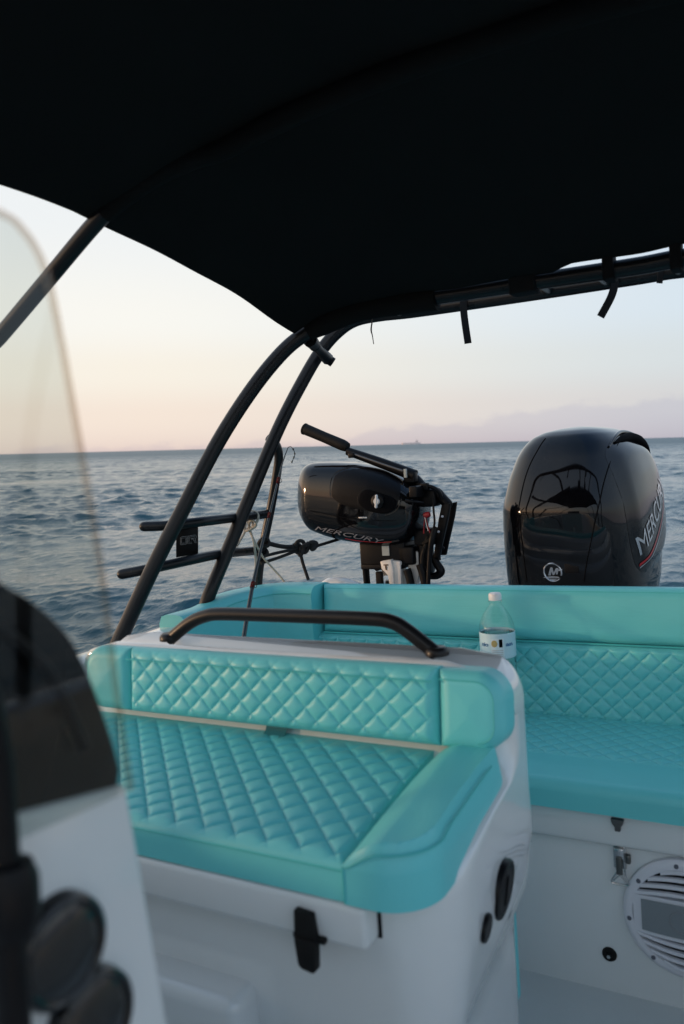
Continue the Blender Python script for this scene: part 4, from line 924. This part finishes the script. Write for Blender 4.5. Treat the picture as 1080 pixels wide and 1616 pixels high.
# ================================================================== SEA
vd3 = LEVEL.to_3x3() @ Vector(R @ np.array([0, 0, 1.0])); AZ = math.atan2(vd3.y, vd3.x)
ang = np.radians(np.concatenate([np.linspace(-180, -45, 50)[:-1], np.linspace(-45, -30, 60)[:-1], np.linspace(-30, 30, 760)[:-1], np.linspace(30, 45, 60)[:-1], np.linspace(45, 180, 50)[:-1]])) + AZ
rad = [1.2]
while rad[-1] < 160: rad.append(rad[-1] + min(.0042 * rad[-1] + .003, .14 if rad[-1] < 60 else .30))
while rad[-1] < 60000: rad.append(rad[-1] * (1.012 if rad[-1] < 600 else 1.09))
rad = np.array(rad); RR, AA = np.meshgrid(rad, ang, indexing='ij'); Xg, Yg = RR * np.cos(AA), RR * np.sin(AA)
dx = np.zeros_like(Xg); dy = np.zeros_like(Xg); dz = np.zeros_like(Xg)
sp_ = np.gradient(rad)[:, None] + 0 * RR
wind = AZ + math.pi + math.radians(18)
gust = np.zeros_like(Xg)
for i in range(9):
    k = 2 * math.pi / (7 + 30 * rng.random()); th = wind + rng.normal(0, 1.0); gust += np.sin(k * (Xg * math.cos(th) + Yg * math.sin(th)) + 6.283 * rng.random())
gust = np.clip(1.0 + .20 * gust, .45, 1.6)          # patches of stronger and weaker ripple
for i in range(170):
    lam = .13 * (8 / .13) ** (rng.random() ** 1.5); k = 2 * math.pi / lam
    th = wind + rng.normal(0, .75 if lam < 2 else .32); slope = .026 * (1.0 if lam < 1.1 else (1.1 / lam) ** .85)
    amp = slope / k; ph = rng.random() * 6.283
    wgt = np.clip((lam / sp_ - 1.7) / 1.8, 0, 1)
    if lam < 1.6: wgt = wgt * gust
    arg = k * (Xg * math.cos(th) + Yg * math.sin(th)) + ph
    c_, s_ = np.cos(arg), np.sin(arg)
    dz += wgt * amp * s_; dx += wgt * amp * 1.05 * math.cos(th) * c_; dy += wgt * amp * 1.05 * math.sin(th) * c_
co = np.stack([Xg + dx, Yg + dy, SEA_Z + dz], -1).reshape(-1, 3).astype(np.float32)
nr, na = RR.shape; I, J = np.meshgrid(np.arange(nr - 1), np.arange(na), indexing='ij'); J2 = (J + 1) % na
quads = np.stack([I * na + J, (I + 1) * na + J, (I + 1) * na + J2, I * na + J2], -1).reshape(-1, 4).astype(np.int32)
me = bpy.data.meshes.new('sea'); me.vertices.add(len(co)); me.vertices.foreach_set('co', co.ravel()); me.loops.add(quads.size); me.loops.foreach_set('vertex_index', quads.ravel())
me.polygons.add(len(quads)); me.polygons.foreach_set('loop_start', np.arange(0, quads.size, 4, dtype=np.int32)); me.polygons.foreach_set('loop_total', np.full(len(quads), 4, dtype=np.int32)); me.update(); me.validate(); me.shade_smooth()
sea = bpy.data.objects.new('sea', me); COL.objects.link(sea); sea['kind'] = 'structure'
wm, nt, p = nodes('sea water'); p.inputs['Base Color'].default_value = (.022, .080, .102, 1); p.inputs['IOR'].default_value = 1.33; p.inputs['Specular IOR Level'].default_value = .5
geo = nt.nodes.new('ShaderNodeNewGeometry'); ln_ = nt.nodes.new('ShaderNodeVectorMath'); ln_.operation = 'LENGTH'; nt.links.new(geo.outputs['Position'], ln_.inputs[0])
mr = nt.nodes.new('ShaderNodeMapRange'); mr.inputs['From Min'].default_value = 10; mr.inputs['From Max'].default_value = 220; mr.inputs['To Min'].default_value = .07; mr.inputs['To Max'].default_value = .42
nt.links.new(ln_.outputs['Value'], mr.inputs['Value']); nt.links.new(mr.outputs[0], p.inputs['Roughness'])
mp = nt.nodes.new('ShaderNodeMapping'); mp.inputs['Rotation'].default_value = (0, 0, -(AZ + math.radians(10))); nt.links.new(geo.outputs['Position'], mp.inputs['Vector'])
mp.inputs['Scale'].default_value = (1, .45, 1)
n1 = nt.nodes.new('ShaderNodeTexNoise'); n1.inputs['Scale'].default_value = 6.5; n1.inputs['Detail'].default_value = 5; n1.inputs['Roughness'].default_value = .6; nt.links.new(mp.outputs[0], n1.inputs['Vector'])
n2 = nt.nodes.new('ShaderNodeTexNoise'); n2.inputs['Scale'].default_value = .55; n2.inputs['Detail'].default_value = 7; n2.inputs['Roughness'].default_value = .6; nt.links.new(mp.outputs[0], n2.inputs['Vector'])
b1 = nt.nodes.new('ShaderNodeBump'); b1.inputs['Strength'].default_value = .55; b1.inputs['Distance'].default_value = .07; nt.links.new(n1.outputs['Fac'], b1.inputs['Height'])
b2 = nt.nodes.new('ShaderNodeBump'); b2.inputs['Strength'].default_value = .6; b2.inputs['Distance'].default_value = .35; nt.links.new(n2.outputs['Fac'], b2.inputs['Height']); nt.links.new(b1.outputs[0], b2.inputs['Normal'])
mf = nt.nodes.new('ShaderNodeMapRange'); mf.inputs['From Min'].default_value = 15; mf.inputs['From Max'].default_value = 120; mf.inputs['To Min'].default_value = .0; mf.inputs['To Max'].default_value = 1.0
nt.links.new(ln_.outputs['Value'], mf.inputs['Value']); nt.links.new(mf.outputs[0], b2.inputs['Strength']); nt.links.new(b2.outputs[0], p.inputs['Normal'])
me.materials.append(wm)

# ------------------------------------------------------------------ ship on the horizon
d = LEVEL.to_3x3() @ Vector(ray(649, 699)); d.z = 0; d.normalize(); D = 4200.0; sc0 = d * D + Vector((0, 0, SEA_Z)); lat = Vector((d.y, -d.x, 0))
ship = thing('cargo_ship', 'faint pale cargo ship far off on the horizon', 'ship', tuple(sc0))
def sp3(x, y, z): return sc0 + lat * x + d * y + Vector((0, 0, z))
m = MB(); m.loft([[sp3(x, y, z) for x, y in ((-50 * s, 0), (-44 * s, -8), (44, -8), (50, -5), (50, 5), (44, 8), (-44 * s, 8))] for z, s in ((-1, .95), (5, .98), (8.5, 1.02))]); m.build('ship_hull', SHIPM, ship)
m = MB(); 
def sbox(x0, x1, y0, y1, z0, z1): m.loft([[sp3(x0, y0, z), sp3(x1, y0, z), sp3(x1, y1, z), sp3(x0, y1, z)] for z in (z0, z1)])
sbox(22, 38, -6, 6, 8.6, 17); sbox(25, 34, -5, 5, 17, 21); sbox(34.5, 38, -2, 2, 17.1, 23); m.build('bridge_house', SHIPM, ship)
for q in ((27, 28, -.5, .5, 21, 31), (-30, -29, -.5, .5, 8.6, 17), (-2, -1, -.5, .5, 8.6, 16)): m = MB(); sbox(*q); m.build('mast', SHIPM, ship)

# ================================================================== LIGHT
SKYSTOPS = [(0, (.90, .73, .66)), (2.5, (1.02, .88, .77)), (5.5, (1.05, .98, .87)), (9, (1.06, 1.04, .98)), (16, (.97, 1.0, 1.01)), (28, (.82, .92, 1.02)), (45, (.58, .71, .90)), (90, (.20, .35, .58))]
SKYAWAY = (.71, .83, .98); SKYGLOW = (2.3, 1.75, 1.35)
SUN_EL = math.radians(2.5)
fw = Vector((math.cos(AZ), math.sin(AZ))); lf = Vector((-fw.y, fw.x)); th = math.radians(88)
sd = fw * math.cos(th) + lf * math.sin(th); SUN = Vector((sd.x * math.cos(SUN_EL), sd.y * math.cos(SUN_EL), math.sin(SUN_EL)))
w = bpy.data.worlds.new('World'); scn.world = w; w.use_nodes = True; nt = w.node_tree; bg = nt.nodes['Background']
sky = nt.nodes.new('ShaderNodeTexSky'); sky.sky_type = 'NISHITA'; sky.sun_disc = False; sky.sun_elevation = SUN_EL; sky.sun_rotation = math.atan2(sd.x, sd.y)
sky.air_density = 1.0; sky.dust_density = 1.2; sky.ozone_density = 1.6; sky.altitude = 0

def N(t, **kw):
    n = nt.nodes.new(t)
    for k, v in kw.items(): setattr(n, k, v)
    return n
def M(op, a, b=None, c=None):
    n = N('ShaderNodeMath', operation=op)
    for i, v in enumerate((a, b, c)):
        if v is None: continue
        if isinstance(v, (int, float)): n.inputs[i].default_value = v
        else: nt.links.new(v, n.inputs[i])
    return n.outputs[0]
def SS(v, a, b, lo=0.0, hi=1.0):
    n = N('ShaderNodeMapRange', interpolation_type='SMOOTHSTEP')
    for k, q in (('From Min', a), ('From Max', b), ('To Min', lo), ('To Max', hi)): n.inputs[k].default_value = q
    nt.links.new(v, n.inputs['Value']); return n.outputs[0]
def MIX(f, a, b, bt='MIX'):
    n = N('ShaderNodeMix', data_type='RGBA', blend_type=bt)
    for k, v in (('Factor', f), ('A', a), ('B', b)):
        if isinstance(v, (int, float)): n.inputs[k].default_value = v
        elif isinstance(v, tuple): n.inputs[k].default_value = (*v, 1)
        else: nt.links.new(v, n.inputs[k])
    return n.outputs['Result']
tc = N('ShaderNodeTexCoord'); sep = N('ShaderNodeSeparateXYZ'); nt.links.new(tc.outputs['Generated'], sep.inputs[0])
X_, Y_, Z_ = sep.outputs
el = M('MULTIPLY', M('ARCSINE', Z_), 57.2958)                                   # degrees above the horizon
hl = M('SQRT', M('ADD', M('MULTIPLY', X_, X_), M('MULTIPLY', Y_, Y_)))
sunny = M('DIVIDE', M('ADD', M('MULTIPLY', X_, sd.x), M('MULTIPLY', Y_, sd.y)), M('MAXIMUM', hl, .001))   # 1 towards the sunset, -1 away
az = M('ARCTAN2', M('ADD', M('MULTIPLY', X_, lf.x), M('MULTIPLY', Y_, lf.y)), M('ADD', M('MULTIPLY', X_, fw.x), M('MULTIPLY', Y_, fw.y)))  # left positive
ramp = N('ShaderNodeValToRGB'); cr = ramp.color_ramp; cr.interpolation = 'EASE'
stops = SKYSTOPS
while len(cr.elements) < len(stops): cr.elements.new(.5)
for e, (deg, c) in zip(cr.elements, stops): e.position = math.sqrt(math.sin(math.radians(deg))); e.color = (*c, 1)
nt.links.new(M('SQRT', M('MAXIMUM', Z_, 0.0)), ramp.inputs[0])
away = MIX(SS(sunny, -.46, .30), SKYAWAY, (1, 1, 1)); tw = MIX(1.0, ramp.outputs[0], away, 'MULTIPLY')
glow = M('MULTIPLY', SS(sunny, .45, .98), SS(el, 48, 0)); tw = MIX(glow, tw, MIX(1.0, tw, SKYGLOW, 'MULTIPLY'))
# low bank of haze cloud
nv = N('ShaderNodeCombineXYZ'); nt.links.new(M('MULTIPLY', az, 13.0), nv.inputs[0]); nt.links.new(M('MULTIPLY', el, .42), nv.inputs[1])
nz = N('ShaderNodeTexNoise'); nz.inputs['Scale'].default_value = 1.25; nz.inputs['Detail'].default_value = 7; nz.inputs['Roughness'].default_value = .55; nt.links.new(nv.outputs[0], nz.inputs['Vector'])
topz = M('ADD', M('ADD', SS(az, .12, -.40, .4, 2.7), 0.0), M('MULTIPLY', M('SUBTRACT', nz.outputs['Fac'], .5), 3.0))
cl = M('MULTIPLY', SS(M('SUBTRACT', topz, el), -.22, .5), .85)
tw = MIX(cl, tw, MIX(1.0, tw, (.86, .87, .945), 'MULTIPLY'))
# faint high streaks
nv2 = N('ShaderNodeCombineXYZ'); nt.links.new(M('MULTIPLY', az, 2.2), nv2.inputs[0]); nt.links.new(M('MULTIPLY', el, .16), nv2.inputs[1])
nz2 = N('ShaderNodeTexNoise'); nz2.inputs['Scale'].default_value = 1.6; nz2.inputs['Detail'].default_value = 5; nt.links.new(nv2.outputs[0], nz2.inputs['Vector'])
tw = MIX(M('MULTIPLY', SS(nz2.outputs['Fac'], .45, .75), .05), tw, (1.0, .93, .88))
sk = MIX(1.0, sky.outputs[0], (.15, .15, .15), 'MULTIPLY')
nt.links.new(MIX(.12, tw, sk), bg.inputs['Color']); bg.inputs['Strength'].default_value = 1.0
sl_ = bpy.data.lights.new('sun', 'SUN'); sl_.energy = 1.3; sl_.angle = math.radians(2.0); sl_.color = (1, .64, .38); so = bpy.data.objects.new('sun', sl_); COL.objects.link(so)
so.rotation_euler = SUN.to_track_quat('Z', 'Y').to_euler()

# ================================================================== CAMERA
cam = bpy.data.cameras.new('camera'); co_ = bpy.data.objects.new('camera', cam); COL.objects.link(co_); scn.camera = co_
right, up_, back = R[:, 0], -R[:, 1], -R[:, 2]
co_.matrix_world = LEVEL @ Matrix(((right[0], up_[0], back[0], 0), (right[1], up_[1], back[1], 0), (right[2], up_[2], back[2], 0), (0, 0, 0, 1)))
cam.sensor_fit = 'VERTICAL'; cam.sensor_height = 36; cam.sensor_width = 24; cam.lens = F / 1616 * 36
cam.clip_start = .02; cam.clip_end = 200000
cam.dof.use_dof = True; cam.dof.focus_distance = 2.7; cam.dof.aperture_fstop = 4.5
vs_ = scn.view_settings; vs_.view_transform = 'Standard'; vs_.look = 'None'; vs_.exposure = 0.0; vs_.gamma = 1
scn.cycles.use_denoising = True; scn.cycles.max_bounces = 10; scn.cycles.transparent_max_bounces = 16; scn.cycles.sample_clamp_indirect = 6
